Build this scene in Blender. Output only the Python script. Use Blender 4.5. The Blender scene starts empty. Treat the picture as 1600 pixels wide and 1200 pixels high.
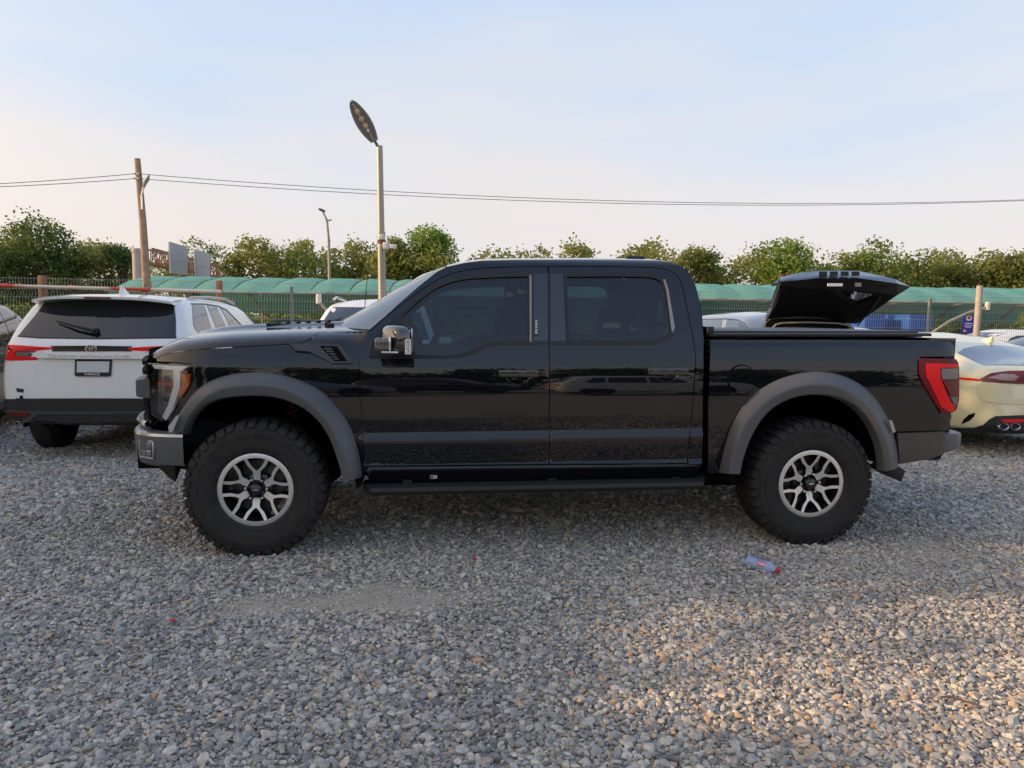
import bpy, bmesh, math, random
import numpy as np
from mathutils import Vector, Matrix, geometry
from mathutils.bvhtree import BVHTree
random.seed(7); rng = np.random.default_rng(7)
SC = bpy.context.scene; COL = SC.collection
R = math.radians

# ------------------------------------------------------------------ camera, sky, sun, exposure
FOC, EYE, PITCH, ROLL = 1140.5, 1.537, R(5.1695), R(.826)
fw = np.array([0, math.cos(PITCH), -math.sin(PITCH)]); r0 = np.array([1., 0, 0]); u0 = np.cross(r0, fw)
rt = math.cos(ROLL)*r0+math.sin(ROLL)*u0; up = -math.sin(ROLL)*r0+math.cos(ROLL)*u0
cd = bpy.data.cameras.new('camera'); cam = bpy.data.objects.new('camera', cd); COL.objects.link(cam)
cam.matrix_world = Matrix(((rt[0], up[0], -fw[0], 0), (rt[1], up[1], -fw[1], 0), (rt[2], up[2], -fw[2], EYE), (0, 0, 0, 1)))
cd.sensor_width = 36; cd.lens = 36*FOC/1600; cd.clip_start = .05; cd.clip_end = 2000
SC.camera = cam
SUN_AZ, SUN_EL = R(188), R(17)             # direction towards the sun: low on the left
sd = Vector((math.cos(SUN_AZ)*math.cos(SUN_EL), math.sin(SUN_AZ)*math.cos(SUN_EL), math.sin(SUN_EL)))
W = bpy.data.worlds.new('World'); SC.world = W; W.use_nodes = True
nt = W.node_tree; nt.nodes.clear()
N = nt.nodes.new; L = nt.links.new
out = N('ShaderNodeOutputWorld'); mixs = N('ShaderNodeMixShader'); bgA = N('ShaderNodeBackground'); bgB = N('ShaderNodeBackground')
sky = N('ShaderNodeTexSky'); sky.sky_type = 'NISHITA'; sky.sun_disc = False
sky.sun_elevation = SUN_EL; sky.sun_rotation = math.pi/2-SUN_AZ; sky.air_density = 1.2; sky.dust_density = 3.0; sky.ozone_density = 1.5
bgA.inputs[1].default_value = .12; L(sky.outputs[0], bgA.inputs[0])
tc = N('ShaderNodeTexCoord'); sep = N('ShaderNodeSeparateXYZ'); L(tc.outputs['Generated'], sep.inputs[0])
ramp = N('ShaderNodeValToRGB'); cr = ramp.color_ramp
# hazy late afternoon air: pale pinkish horizon, pale blue above, deeper blue overhead
stops = [(0, (.71, .615, .565)), (.10, (.70, .63, .605)), (.20, (.65, .63, .65)), (.33, (.50, .59, .725)), (.46, (.43, .545, .74)), (.66, (.335, .45, .69)), (1, (.26, .36, .54))]
while len(cr.elements) < len(stops): cr.elements.new(.5)
for e, (p, c) in zip(cr.elements, stops): e.position = p; e.color = (*c, 1)
ns = N('ShaderNodeTexNoise'); ns.inputs['Scale'].default_value = 1.6; ns.inputs['Detail'].default_value = 4
mp = N('ShaderNodeMapping'); mp.inputs['Scale'].default_value = (1, 1, 4.5); mp.inputs['Rotation'].default_value = (.12, .1, 0)
L(tc.outputs['Generated'], mp.inputs[0]); L(mp.outputs[0], ns.inputs[0])
ma = N('ShaderNodeMath'); ma.operation = 'MULTIPLY_ADD'; ma.inputs[1].default_value = .40; ma.inputs[2].default_value = -.20; L(ns.outputs[0], ma.inputs[0])
ad = N('ShaderNodeMath'); ad.operation = 'ADD'; L(sep.outputs[2], ad.inputs[0]); L(ma.outputs[0], ad.inputs[1]); L(ad.outputs[0], ramp.inputs[0])
# warm glow around the low sun
dt = N('ShaderNodeVectorMath'); dt.operation = 'DOT_PRODUCT'; dt.inputs[1].default_value = sd; L(tc.outputs['Generated'], dt.inputs[0])
gl = N('ShaderNodeMapRange'); gl.inputs[1].default_value = .15; gl.inputs[2].default_value = 1; gl.inputs[3].default_value = 0; gl.inputs[4].default_value = 1; L(dt.outputs['Value'], gl.inputs[0])
pw = N('ShaderNodeMath'); pw.operation = 'POWER'; pw.inputs[1].default_value = 2.6; L(gl.outputs[0], pw.inputs[0])
mx = N('ShaderNodeMix'); mx.data_type = 'RGBA'; mx.blend_type = 'MIX'; L(pw.outputs[0], mx.inputs[0]); L(ramp.outputs[0], mx.inputs[6]); mx.inputs[7].default_value = (1.3, .98, .68, 1)
bgB.inputs[1].default_value = 1.0; L(mx.outputs[2], bgB.inputs[0])
mixs.inputs[0].default_value = .86; L(bgA.outputs[0], mixs.inputs[1]); L(bgB.outputs[0], mixs.inputs[2]); L(mixs.outputs[0], out.inputs[0])
sl = bpy.data.lights.new('sun', 'SUN'); sl.energy = 3.3; sl.angle = R(.6); sl.color = (1, .68, .42)
so = bpy.data.objects.new('sun', sl); COL.objects.link(so); so.rotation_euler = sd.to_track_quat('Z', 'Y').to_euler(); so.location = (-20, -3, 12)
vs_ = SC.view_settings; vs_.view_transform = 'Standard'; vs_.look = 'None'; vs_.gamma = 1; vs_.use_curve_mapping = False; vs_.exposure = .46
SC.cycles.max_bounces = 8; SC.cycles.transparent_max_bounces = 24; SC.cycles.use_denoising = True

# ------------------------------------------------------------------ survey helpers: a sight line of the photograph, met with a plane of the place
def ray(px, py): return fw*FOC+rt*(px-800)-up*(py-600)
def at(px, py, Y):
    d = ray(px, py); return Vector(np.array([0, 0, EYE])+d*Y/d[1])
def gnd(px, py, z=0.):
    d = ray(px, py); return Vector(np.array([0, 0, EYE])+d*(z-EYE)/d[2])

# ------------------------------------------------------------------ materials
MATS = {}
def mat(name, col, rough=.5, metal=0., coat=0., spec=.5, noise=0., nscale=8., bump=0., bscale=60., trans=0., ior=1.45, emit=0., dust=None, alpha=1.):
    if name in MATS: return MATS[name]
    m = bpy.data.materials.new(name); m.use_nodes = True; MATS[name] = m
    t = m.node_tree; b = t.nodes['Principled BSDF']
    b.inputs['Base Color'].default_value = (*col, 1); b.inputs['Roughness'].default_value = rough; b.inputs['Metallic'].default_value = metal
    b.inputs['Coat Weight'].default_value = coat; b.inputs['Coat Roughness'].default_value = .02; b.inputs['Coat IOR'].default_value = 1.58; b.inputs['Specular IOR Level'].default_value = spec
    b.inputs['Transmission Weight'].default_value = trans; b.inputs['IOR'].default_value = ior
    if noise or bump or dust:
        tcn = t.nodes.new('ShaderNodeTexCoord')
        n = t.nodes.new('ShaderNodeTexNoise'); n.inputs['Scale'].default_value = nscale; n.inputs['Detail'].default_value = 6
        t.links.new(tcn.outputs['Object'], n.inputs[0])
        src = None
        if noise:
            mr = t.nodes.new('ShaderNodeMapRange'); mr.inputs[1].default_value = .25; mr.inputs[2].default_value = .75
            mr.inputs[3].default_value = 1-noise; mr.inputs[4].default_value = 1+noise
            t.links.new(n.outputs[0], mr.inputs[0])
            v = t.nodes.new('ShaderNodeVectorMath'); v.operation = 'SCALE'; v.inputs[0].default_value = col
            t.links.new(mr.outputs[0], v.inputs['Scale']); t.links.new(v.outputs[0], b.inputs['Base Color']); src = v.outputs[0]
        if dust:                                         # (colour, amount): thin dirt with a shape of its own
            n3 = t.nodes.new('ShaderNodeTexNoise'); n3.inputs['Scale'].default_value = nscale*2.3; n3.inputs['Detail'].default_value = 8
            t.links.new(tcn.outputs['Object'], n3.inputs[0])
            mr = t.nodes.new('ShaderNodeMapRange'); mr.inputs[1].default_value = .42; mr.inputs[2].default_value = .75; mr.inputs[4].default_value = dust[1]
            t.links.new(n3.outputs[0], mr.inputs[0])
            k = t.nodes.new('ShaderNodeMix'); k.data_type = 'RGBA'; k.inputs[6].default_value = (*col, 1); k.inputs[7].default_value = (*dust[0], 1)
            t.links.new(mr.outputs[0], k.inputs[0])
            if src: t.links.new(src, k.inputs[6])
            t.links.new(k.outputs[2], b.inputs['Base Color'])
        if bump:
            n2 = t.nodes.new('ShaderNodeTexNoise'); n2.inputs['Scale'].default_value = bscale; n2.inputs['Detail'].default_value = 5
            t.links.new(tcn.outputs['Object'], n2.inputs[0])
            bp = t.nodes.new('ShaderNodeBump'); bp.inputs['Strength'].default_value = bump; bp.inputs['Distance'].default_value = .01
            t.links.new(n2.outputs[0], bp.inputs['Height']); t.links.new(bp.outputs[0], b.inputs['Normal'])
    if emit:
        b.inputs['Emission Color'].default_value = (*col, 1); b.inputs['Emission Strength'].default_value = emit
    return m
def glass(name, tint, clear=.5, rough=.0, refl=1.0, ior=1.6):
    """tinted pane: see-through by its tint, mirror by Fresnel"""
    if name in MATS: return MATS[name]
    m = bpy.data.materials.new(name); m.use_nodes = True; MATS[name] = m
    t = m.node_tree; t.nodes.clear()
    o = t.nodes.new('ShaderNodeOutputMaterial'); tr = t.nodes.new('ShaderNodeBsdfTransparent'); tr.inputs[0].default_value = (*[c*clear for c in tint], 1)
    g = t.nodes.new('ShaderNodeBsdfGlossy'); g.inputs['Roughness'].default_value = rough; g.inputs[0].default_value = (refl, refl, refl, 1)
    f = t.nodes.new('ShaderNodeFresnel'); f.inputs[0].default_value = ior
    x = t.nodes.new('ShaderNodeMixShader'); t.links.new(f.outputs[0], x.inputs[0]); t.links.new(tr.outputs[0], x.inputs[1]); t.links.new(g.outputs[0], x.inputs[2])
    t.links.new(x.outputs[0], o.inputs[0]); return m
BLACK = mat('black_paint', (.0026, .0032, .0062), .3, coat=1., spec=.05)  # black, with a hint of reflected blue sky put into the base colour
GREYPL = mat('grey_plastic_paint', (.092, .097, .105), .38, spec=.5, noise=.06, nscale=5, bump=.04, bscale=400)
DARKPL = mat('black_plastic', (.012, .012, .013), .5, noise=.15, nscale=12, bump=.08, bscale=300)
RUBBER = mat('tyre_rubber', (.026, .025, .024), .75, spec=.3, noise=.22, nscale=14, bump=.12, bscale=160, dust=((.060, .056, .050), .30))
SILVER = mat('machined_alloy', (.74, .73, .71), .36, metal=.75, noise=.04, nscale=30)
BRIGHT = mat('bright_metal', (.72, .72, .74), .16, metal=1.)
WELL = mat('wheel_liner', (.006, .006, .006), .9, spec=.1)
TINT = glass('tinted_glass', (.62, .75, .85), .42)
WINDSH = glass('windscreen_glass', (.84, .96, .96), .85, ior=2.6)
DARKGL = mat('privacy_glass', (.010, .013, .017), .03, spec=.6, coat=.6)
SEAT = mat('seat_fabric', (.05, .052, .056), .8, noise=.2)
LENSCLR = glass('clear_lens', (.97, .98, 1.), 1.)
RED = mat('red_lens', (.78, .004, .008), .28, coat=.15, spec=.25)
REDDK = mat('dark_red_lens', (.12, .003, .008), .3, coat=.15, spec=.25)
AMBER = mat('amber_lens', (.70, .15, .005), .2, coat=.4)
LAMPWH = mat('lamp_white', (.86, .87, .88), .25, coat=.6)
WHITEPT = mat('white_paint', (.82, .81, .78), .3, coat=.8, noise=.02)

# ------------------------------------------------------------------ mesh helpers
def link(o, parent=None):
    COL.objects.link(o)
    if parent: o.parent = parent
    return o
def thing(name, label, cat, loc=(0, 0, 0), rz=0., group=None):
    o = bpy.data.objects.new(name, None); o.empty_display_size = .3; COL.objects.link(o)
    o.location = loc; o.rotation_euler = (0, 0, rz); tag(o, label, cat, group); return o
def tag(o, label, cat, group=None):
    o['label'] = label; o['category'] = cat
    if group: o['group'] = group
    return o
class MB:
    def __init__(s): s.v = []; s.f = []; s.m = []; s.n = []
    def add(s, vs, fs, mi=0):
        k = len(s.v); s.v += [tuple(map(float, p)) for p in vs]; s.f += [tuple(i+k for i in f) for f in fs]; s.m += [mi]*len(fs)
        return s
    def box(s, c, d, rot=None, mi=0, taper=1.):
        hx, hy, hz = d[0]/2, d[1]/2, d[2]/2
        P = [Vector((x*hx*(taper if z > 0 else 1), y*hy*(taper if z > 0 else 1), z*hz)) for z in (-1, 1) for y in (-1, 1) for x in (-1, 1)]
        if rot is not None: P = [rot @ p for p in P]
        return s.add([p+Vector(c) for p in P], [(0, 2, 3, 1), (4, 5, 7, 6), (0, 1, 5, 4), (2, 6, 7, 3), (0, 4, 6, 2), (1, 3, 7, 5)], mi)
    def tube(s, pts, rad, n=8, mi=0, caps=True):
        pts = [Vector(p) for p in pts]; rads = rad if hasattr(rad, '__len__') else [rad]*len(pts); V = []
        prev = None
        for i, p in enumerate(pts):
            d = (pts[min(i+1, len(pts)-1)]-pts[max(i-1, 0)]).normalized()
            if prev is None: a = d.orthogonal().normalized()
            else: a = (prev-d*prev.dot(d)); a = a.normalized() if a.length > 1e-6 else d.orthogonal().normalized()
            prev = a; b = d.cross(a)
            V += [p+(a*math.cos(2*math.pi*k/n)+b*math.sin(2*math.pi*k/n))*rads[i] for k in range(n)]
        Fc = [(i*n+k, i*n+(k+1) % n, (i+1)*n+(k+1) % n, (i+1)*n+k) for i in range(len(pts)-1) for k in range(n)]
        if caps: Fc += [tuple(range(n-1, -1, -1)), tuple((len(pts)-1)*n+k for k in range(n))]
        return s.add(V, Fc, mi)
    def grid(s, P, mi=0, flip=False, closeu=False):
        nu, nv = len(P), len(P[0]); V = [p for row in P for p in row]; Fc = []
        for i in range(nu if closeu else nu-1):
            for j in range(nv-1):
                q = (i*nv+j, i*nv+j+1, ((i+1) % nu)*nv+j+1, ((i+1) % nu)*nv+j); Fc.append(q[::-1] if flip else q)
        return s.add(V, Fc, mi)
    def lathe(s, prof, n=64, axis='y', mi=0, c=(0, 0, 0)):   # prof: (radius, along) about the axis
        P = []
        for k in range(n):
            a = 2*math.pi*k/n; ca, sa = math.cos(a), math.sin(a)
            row = [(r*ca, h, r*sa) if axis == 'y' else (r*ca, r*sa, h) if axis == 'z' else (h, r*ca, r*sa) for r, h in prof]
            P.append([(x+c[0], y+c[1], z+c[2]) for x, y, z in row])
        return s.grid(P, mi, closeu=True, flip=(axis == 'y'))
    def prism(s, poly, h0, h1, fn, mi=0, mside=None):        # poly 2D, fn(u,v,h)->xyz
        n = len(poly); V = [fn(u, v, h0) for u, v in poly]+[fn(u, v, h1) for u, v in poly]
        s.add(V, [tuple(range(n-1, -1, -1)), tuple(range(n, 2*n))], mi); k = len(s.f)
        s.f += [tuple(i+len(s.v)-2*n for i in (a, (a+1) % n, n+(a+1) % n, n+a)) for a in range(n)]; s.m += [mi if mside is None else mside]*n
        return s
    def build(s, name, mats, parent=None, smooth=False, bevel=0., ang=35, seg=2, weld=False, fixn=False):
        me = bpy.data.meshes.new(name); me.from_pydata(s.v, [], s.f)
        for m in (mats if isinstance(mats, (list, tuple)) else [mats]): me.materials.append(m)
        me.polygons.foreach_set('material_index', s.m)
        if bevel or weld or fixn:
            bm = bmesh.new(); bm.from_mesh(me)
            if weld or bevel: bmesh.ops.remove_doubles(bm, verts=bm.verts, dist=1e-5)
            if fixn: bmesh.ops.recalc_face_normals(bm, faces=bm.faces)
            if bevel:
                es = [e for e in bm.edges if len(e.link_faces) == 2 and e.calc_face_angle(0) > R(ang)]
                bmesh.ops.bevel(bm, geom=es, offset=bevel, segments=seg, affect='EDGES', profile=.5, clamp_overlap=True)
            bm.to_mesh(me); bm.free()
        if smooth or bevel:
            me.polygons.foreach_set('use_smooth', [True]*len(me.polygons))
            me.set_sharp_from_angle(angle=R(ang if not bevel else 50))
        me.update(); o = bpy.data.objects.new(name, me); return link(o, parent)
def densify(poly, res):
    o = []
    for i, a in enumerate(poly):
        b = poly[(i+1) % len(poly)]; d = math.dist(a, b); n = max(1, math.ceil(d/res))
        o += [(a[0]+(b[0]-a[0])*k/n, a[1]+(b[1]-a[1])*k/n) for k in range(n)]
    return o
def inset(poly, d):
    n = len(poly); A = sum(poly[i][0]*poly[(i+1) % n][1]-poly[(i+1) % n][0]*poly[i][1] for i in range(n)); sg = 1 if A > 0 else -1; o = []
    for i in range(n):
        p0, p1, p2 = Vector(poly[i-1]), Vector(poly[i]), Vector(poly[(i+1) % n])
        a = (p1-p0); b = (p2-p1)
        if a.length < 1e-9 or b.length < 1e-9: o.append(tuple(p1)); continue
        a.normalize(); b.normalize(); na = Vector((-a.y, a.x))*sg; nb = Vector((-b.y, b.x))*sg; m = na+nb
        m = m/max(.35, m.length_squared/2) if m.length > 1e-6 else na
        o.append(tuple(p1+m*d))
    return o
def inside(P, poly):
    x, y = P[:, 0], P[:, 1]; c = np.zeros(len(P), bool); q = np.array(poly); r = np.roll(q, -1, 0)
    for (x0, y0), (x1, y1) in zip(q, r):
        if y0 == y1: continue
        c ^= ((y0 > y) != (y1 > y)) & (x < (x1-x0)*(y-y0)/(y1-y0)+x0)
    return c
def smoothpoly(poly, it=1):                      # Chaikin corner cutting, for outlines with soft corners
    for _ in range(it):
        o = []
        for i, a in enumerate(poly):
            b = poly[(i+1) % len(poly)]; o += [(a[0]*.75+b[0]*.25, a[1]*.75+b[1]*.25), (a[0]*.25+b[0]*.75, a[1]*.25+b[1]*.75)]
        poly = o
    return poly
def sheet2d(outer, holes, res, lines=()):
    loops = [densify(l, res) for l in [outer]+list(holes)]; pts = []; ed = []
    for l in loops:
        k = len(pts); pts += l; ed += [(k+i, k+(i+1) % len(l)) for i in range(len(l))]
    B = np.array(pts); lo, hi = B.min(0), B.max(0)
    gx, gy = np.meshgrid(np.arange(lo[0]+res*.37, hi[0], res), np.arange(lo[1]+res*.41, hi[1], res)); G = np.c_[gx.ravel(), gy.ravel()]
    if lines:                                             # extra rows along creases so that highlights stay crisp
        E_x = np.arange(lo[0], hi[0], res*.8); Ls = [np.c_[E_x, f(E_x)] for f in lines]
        for l in Ls: G = G[np.abs(G[:, 1]-np.interp(G[:, 0], l[:, 0], l[:, 1])) > .012]
        G = np.vstack([G]+Ls)
    if len(G):
        k = inside(G, outer)
        for h in holes: k &= ~inside(G, h)
        G = G[k]
    if len(G):
        dm = np.min(((G[:, None, :]-B[None])**2).sum(2), 1); G = G[dm > ((res*.45)**2 if not lines else 6e-5)]
    allp = [Vector(p) for p in pts]+[Vector(map(float, g)) for g in G]
    V, E, F_, *_ = geometry.delaunay_2d_cdt(allp, ed, [], 0, 1e-6)
    V = np.array([tuple(v) for v in V]); F_ = np.array([tuple(f) for f in F_])
    C = V[F_].mean(1); k = inside(C, outer)
    for h in holes: k &= ~inside(C, h)
    F_ = F_[k]; a, b, c = V[F_[:, 0]], V[F_[:, 1]], V[F_[:, 2]]
    ar = (b[:, 0]-a[:, 0])*(c[:, 1]-a[:, 1])-(b[:, 1]-a[:, 1])*(c[:, 0]-a[:, 0]); F_ = F_[np.abs(ar) > 1e-9]; ar = ar[np.abs(ar) > 1e-9]
    F_[ar < 0] = F_[ar < 0][:, ::-1]; return V, F_
def solidsheet(name, P, Nn, F_, mats, parent, depth, off=0., mi=0, shadeflat=False):
    """curved panel: front sheet with analytic normals and a rim that turns inwards"""
    P = P+Nn*off; a, b, c = P[F_[:, 0]], P[F_[:, 1]], P[F_[:, 2]]; fn = np.cross(b-a, c-a)
    if (fn*Nn[F_[:, 0]]).sum() < 0: F_ = F_[:, ::-1]
    ec = {}
    for t in F_:
        for i in range(3):
            e = (int(t[i]), int(t[(i+1) % 3])); ec[e] = 1
    be = [e for e in ec if (e[1], e[0]) not in ec]; n0 = len(P); V = [tuple(p) for p in P]; faces = [tuple(map(int, t)) for t in F_]
    ln = [tuple(Nn[i]) for t in F_ for i in t]
    if depth > 0:
        idx = {}
        for e in be:
            for i in e:
                if i not in idx:
                    idx[i] = len(V); V.append(tuple(P[i])); V.append(tuple(P[i]-Nn[i]*depth))
        for i, j in be:
            q = (idx[j], idx[i], idx[i]+1, idx[j]+1); faces.append(q)
            p0, p1, p2 = np.array(V[q[0]]), np.array(V[q[1]]), np.array(V[q[2]]); fnn = np.cross(p1-p0, p2-p1); l = np.linalg.norm(fnn); fnn = fnn/l if l > 1e-12 else Nn[i]
            ln += [tuple(fnn)]*4
    me = bpy.data.meshes.new(name); me.from_pydata(V, [], faces)
    for m in (mats if isinstance(mats, (list, tuple)) else [mats]): me.materials.append(m)
    if mi: me.polygons.foreach_set('material_index', [mi]*len(faces))
    me.polygons.foreach_set('use_smooth', [True]*len(faces)); me.normals_split_custom_set(ln); me.update()
    return link(bpy.data.objects.new(name, me), parent)
def surfpatch(name, outer, fn, mats, parent, holes=(), depth=.016, off=0., res=.05, outw=None, gap=0., lines=()):
    """outline in the surface's own (u,v); fn maps (n,2)->(n,3)"""
    if gap: outer = inset(outer, gap)
    V, F_ = sheet2d(outer, list(holes), res, lines); P = fn(V); e = 1.5e-3
    du = fn(V+[e, 0])-fn(V-[e, 0]); dv = fn(V+[0, e])-fn(V-[0, e]); Nn = np.cross(du, dv); Nn /= np.linalg.norm(Nn, axis=1)[:, None]+1e-12
    if outw is not None and (Nn @ np.array(outw)).sum() < 0: Nn = -Nn
    return solidsheet(name, P, Nn, F_, mats, parent, depth, off)
def dup(o, parent=None):
    c = o.copy(); COL.objects.link(c); c.parent = parent
    for ch in list(o.children): dup(ch, c)
    return c
def lerp_tab(tab, x):
    xs, ys = zip(*tab); return np.interp(x, xs, ys)
# ================================================================== the setting
def nodemat(name):
    m = bpy.data.materials.new(name); m.use_nodes = True; MATS[name] = m; return m, m.node_tree, m.node_tree.nodes['Principled BSDF']
def nd(t, typ, **kw):
    n = t.nodes.new(typ)
    for k, v in kw.items():
        if k in n.bl_rna.properties: setattr(n, k, v)
        else: n.inputs[k.replace('_', ' ')].default_value = v
    return n
# ---- ground: gravel sheet out to the horizon (fine stones as relief, the near ones are built below)
m, t, b = nodemat('gravel_ground')
tcn = nd(t, 'ShaderNodeTexCoord')
vo = nd(t, 'ShaderNodeTexVoronoi', Scale=34.); t.links.new(tcn.outputs['Object'], vo.inputs['Vector'])
hs_ = nd(t, 'ShaderNodeValToRGB'); e = hs_.color_ramp.elements
hs_.color_ramp.elements.new(.5); hs_.color_ramp.elements.new(.85)
for el, (p, c) in zip(e, [(0, (.17, .165, .155)), (.35, (.28, .265, .24)), (.75, (.40, .375, .33)), (1, (.46, .39, .29))]): el.position = p; el.color = (*c, 1)
sp = nd(t, 'ShaderNodeSeparateXYZ'); t.links.new(vo.outputs['Color'], sp.inputs[0]); t.links.new(sp.outputs[0], hs_.inputs[0])
n1 = nd(t, 'ShaderNodeTexNoise', Scale=.55, Detail=5.); t.links.new(tcn.outputs['Object'], n1.inputs['Vector'])
mr = nd(t, 'ShaderNodeMapRange'); mr.inputs[1].default_value = .42; mr.inputs[2].default_value = .68; mr.inputs[4].default_value = .55; t.links.new(n1.outputs[0], mr.inputs[0])
k = nd(t, 'ShaderNodeMix', data_type='RGBA'); t.links.new(mr.outputs[0], k.inputs[0]); t.links.new(hs_.outputs[0], k.inputs[6]); k.inputs[7].default_value = (.44, .405, .345, 1)
sy = nd(t, 'ShaderNodeSeparateXYZ'); t.links.new(tcn.outputs['Object'], sy.inputs[0]); my = nd(t, 'ShaderNodeMapRange'); my.inputs[1].default_value = 7.; my.inputs[2].default_value = 12.; t.links.new(sy.outputs[1], my.inputs[0])
kf = nd(t, 'ShaderNodeMix', data_type='RGBA', blend_type='MULTIPLY'); kf.inputs[0].default_value = .45; kf.inputs[6].default_value = (.66, .61, .52, 1); t.links.new(hs_.outputs[0], kf.inputs[7])     # pale stone dust between the near stones
kk = nd(t, 'ShaderNodeMix', data_type='RGBA'); t.links.new(my.outputs[0], kk.inputs[0]); t.links.new(kf.outputs[2], kk.inputs[6]); t.links.new(k.outputs[2], kk.inputs[7])
t.links.new(kk.outputs[2], b.inputs['Base Color']); b.inputs['Roughness'].default_value = .9
n2 = nd(t, 'ShaderNodeTexNoise', Scale=160., Detail=3.); t.links.new(tcn.outputs['Object'], n2.inputs['Vector'])
mm = nd(t, 'ShaderNodeMath', operation='MULTIPLY_ADD'); mm.inputs[1].default_value = -.8; t.links.new(vo.outputs['Distance'], mm.inputs[0]); t.links.new(n2.outputs[0], mm.inputs[2])
bp_ = nd(t, 'ShaderNodeBump', Strength=.7, Distance=.02); t.links.new(mm.outputs[0], bp_.inputs['Height']); t.links.new(bp_.outputs[0], b.inputs['Normal'])
g = MB(); g.grid([[(x, y, 0) for x in np.linspace(-500, 500, 21)] for y in np.linspace(-300, 900, 25)], flip=True); go = g.build('ground', m); go['kind'] = 'structure'

# ---- loose gravel: every stone is a small rock, laid by a jittered lattice
def pebble(seed):
    r_ = np.random.default_rng(seed); bm = bmesh.new(); bmesh.ops.create_icosphere(bm, subdivisions=2, radius=1)
    A = r_.normal(size=(9, 3)); A /= np.linalg.norm(A, axis=1)[:, None]; dd = r_.uniform(.50, .86, 9)
    sx, sy, sz = r_.uniform(.75, 1.1), r_.uniform(.6, .85), r_.uniform(.42, .62)
    for v in bm.verts:
        p = np.array(v.co); 
        for a, d in zip(A, dd):                                     # clip by random planes: worn facets
            h = p@a
            if h > d: p = p-a*(h-d)*.97
        v.co = (p[0]*sx, p[1]*sy, p[2]*sz)
    me = bpy.data.meshes.new('stone'); bm.to_mesh(me); bm.free(); me.polygons.foreach_set('use_smooth', [True]*len(me.polygons)); me.set_sharp_from_angle(angle=R(28)); return me
m, t, b = nodemat('stone')
at_ = nd(t, 'ShaderNodeAttribute', attribute_type='INSTANCER', attribute_name='tone'); rp = nd(t, 'ShaderNodeValToRGB'); t.links.new(at_.outputs['Fac'], rp.inputs[0])
ST = [(0, (.15, .147, .143)), (.22, (.29, .278, .258)), (.45, (.43, .408, .368)), (.62, (.54, .505, .44)), (.78, (.64, .585, .49)), (.90, (.52, .405, .28)), (.97, (.50, .33, .20)), (1, (.62, .58, .52))]
while len(rp.color_ramp.elements) < len(ST): rp.color_ramp.elements.new(.5)
for el, (p, c) in zip(rp.color_ramp.elements, ST): el.position = p; el.color = (*c, 1)
tcn = nd(t, 'ShaderNodeTexCoord'); n1 = nd(t, 'ShaderNodeTexNoise', Scale=1.6, Detail=5.); t.links.new(tcn.outputs['Object'], n1.inputs['Vector'])
mr = nd(t, 'ShaderNodeMapRange'); mr.inputs[1].default_value = .3; mr.inputs[2].default_value = .7; mr.inputs[3].default_value = .74; mr.inputs[4].default_value = 1.22; t.links.new(n1.outputs[0], mr.inputs[0])
sc = nd(t, 'ShaderNodeVectorMath', operation='SCALE'); t.links.new(rp.outputs[0], sc.inputs[0]); t.links.new(mr.outputs[0], sc.inputs['Scale']); t.links.new(sc.outputs[0], b.inputs['Base Color']); b.inputs['Roughness'].default_value = .82; b.inputs['Specular IOR Level'].default_value = .3
pc = bpy.data.collections.new('gravel_stones')
for i in range(14):
    me = pebble(100+i); me.materials.append(MATS['stone']); pc.objects.link(bpy.data.objects.new('stone', me))
def vnoise(x, y, s, seed):
    r_ = np.random.default_rng(seed); G = r_.random((96, 96)); u, v = x/s+37.3, y/s+41.7; i, j = np.floor(u).astype(int), np.floor(v).astype(int); a, c = u-i, v-j; a = a*a*(3-2*a); c = c*c*(3-2*c)
    g_ = lambda p, q: G[p % 96, q % 96]
    return (g_(i, j)*(1-a)+g_(i+1, j)*a)*(1-c)+(g_(i, j+1)*(1-a)+g_(i+1, j+1)*a)*c
pts = []
for y0, y1, pitch in ((1.3, 5.2, .0185), (5.2, 8.2, .0245), (8.2, 13., .037)):
    for lay in range(2):
        ys = np.arange(y0, y1, pitch)
        xs = np.arange(-1.05*y1-1.6, 1.05*y1+1.6, pitch); X, Y = np.meshgrid(xs, ys); X = X.ravel()+rng.uniform(-.5, .5, X.size)*pitch; Y = Y.ravel()+rng.uniform(-.5, .5, Y.size)*pitch
        k = np.abs(X) < 1.0*Y+1.4; X, Y = X[k], Y[k]
        sand = vnoise(X, Y, .9, 3)*.6+vnoise(X, Y, .33, 4)*.4
        d1 = ((X+.75)*.85+(Y-3.85)*.25)**2/.55+((Y-3.85)-.25*(X+.75))**2/.05; d2 = ((X+1.1))**2/.5+((Y-3.0)-.1*(X+1.1))**2/.03; d3 = (X-.35)**2/.4+(Y-3.05)**2/.05; d4 = (X-.1)**2/.5+(Y-4.6)**2/.06
        sand = sand+.45*np.exp(-d1)+.40*np.exp(-d2)+.36*np.exp(-d3)+.22*np.exp(-d4)
        sm = np.clip((sand-.70)/.26, 0, 1)
        keep = rng.random(X.size) > (.12+.60*sm if lay == 0 else .40+.52*sm); X, Y, sm = X[keep], Y[keep], sm[keep]
        pts.append(np.c_[X, Y, np.full(X.size, pitch), sm, np.full(X.size, lay)])
Q = np.concatenate(pts); n = len(Q); X, Y = Q[:, 0], Q[:, 1]
size = Q[:, 2]*rng.lognormal(-.25, .36, n).clip(.36, 1.8)*(1-.45*Q[:, 3]); size[Q[:, 2] > .035] *= .85
hgt = rng.uniform(-.001, .005, n)+Q[:, 4]*rng.uniform(.004, .014, n)*(1-.8*Q[:, 3])-.3*size*Q[:, 3]*0
warm_zone = np.clip((X-.2)*.22+(vnoise(X, Y, 1.1, 9)-.5)*.7, -.2, .5)
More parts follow.
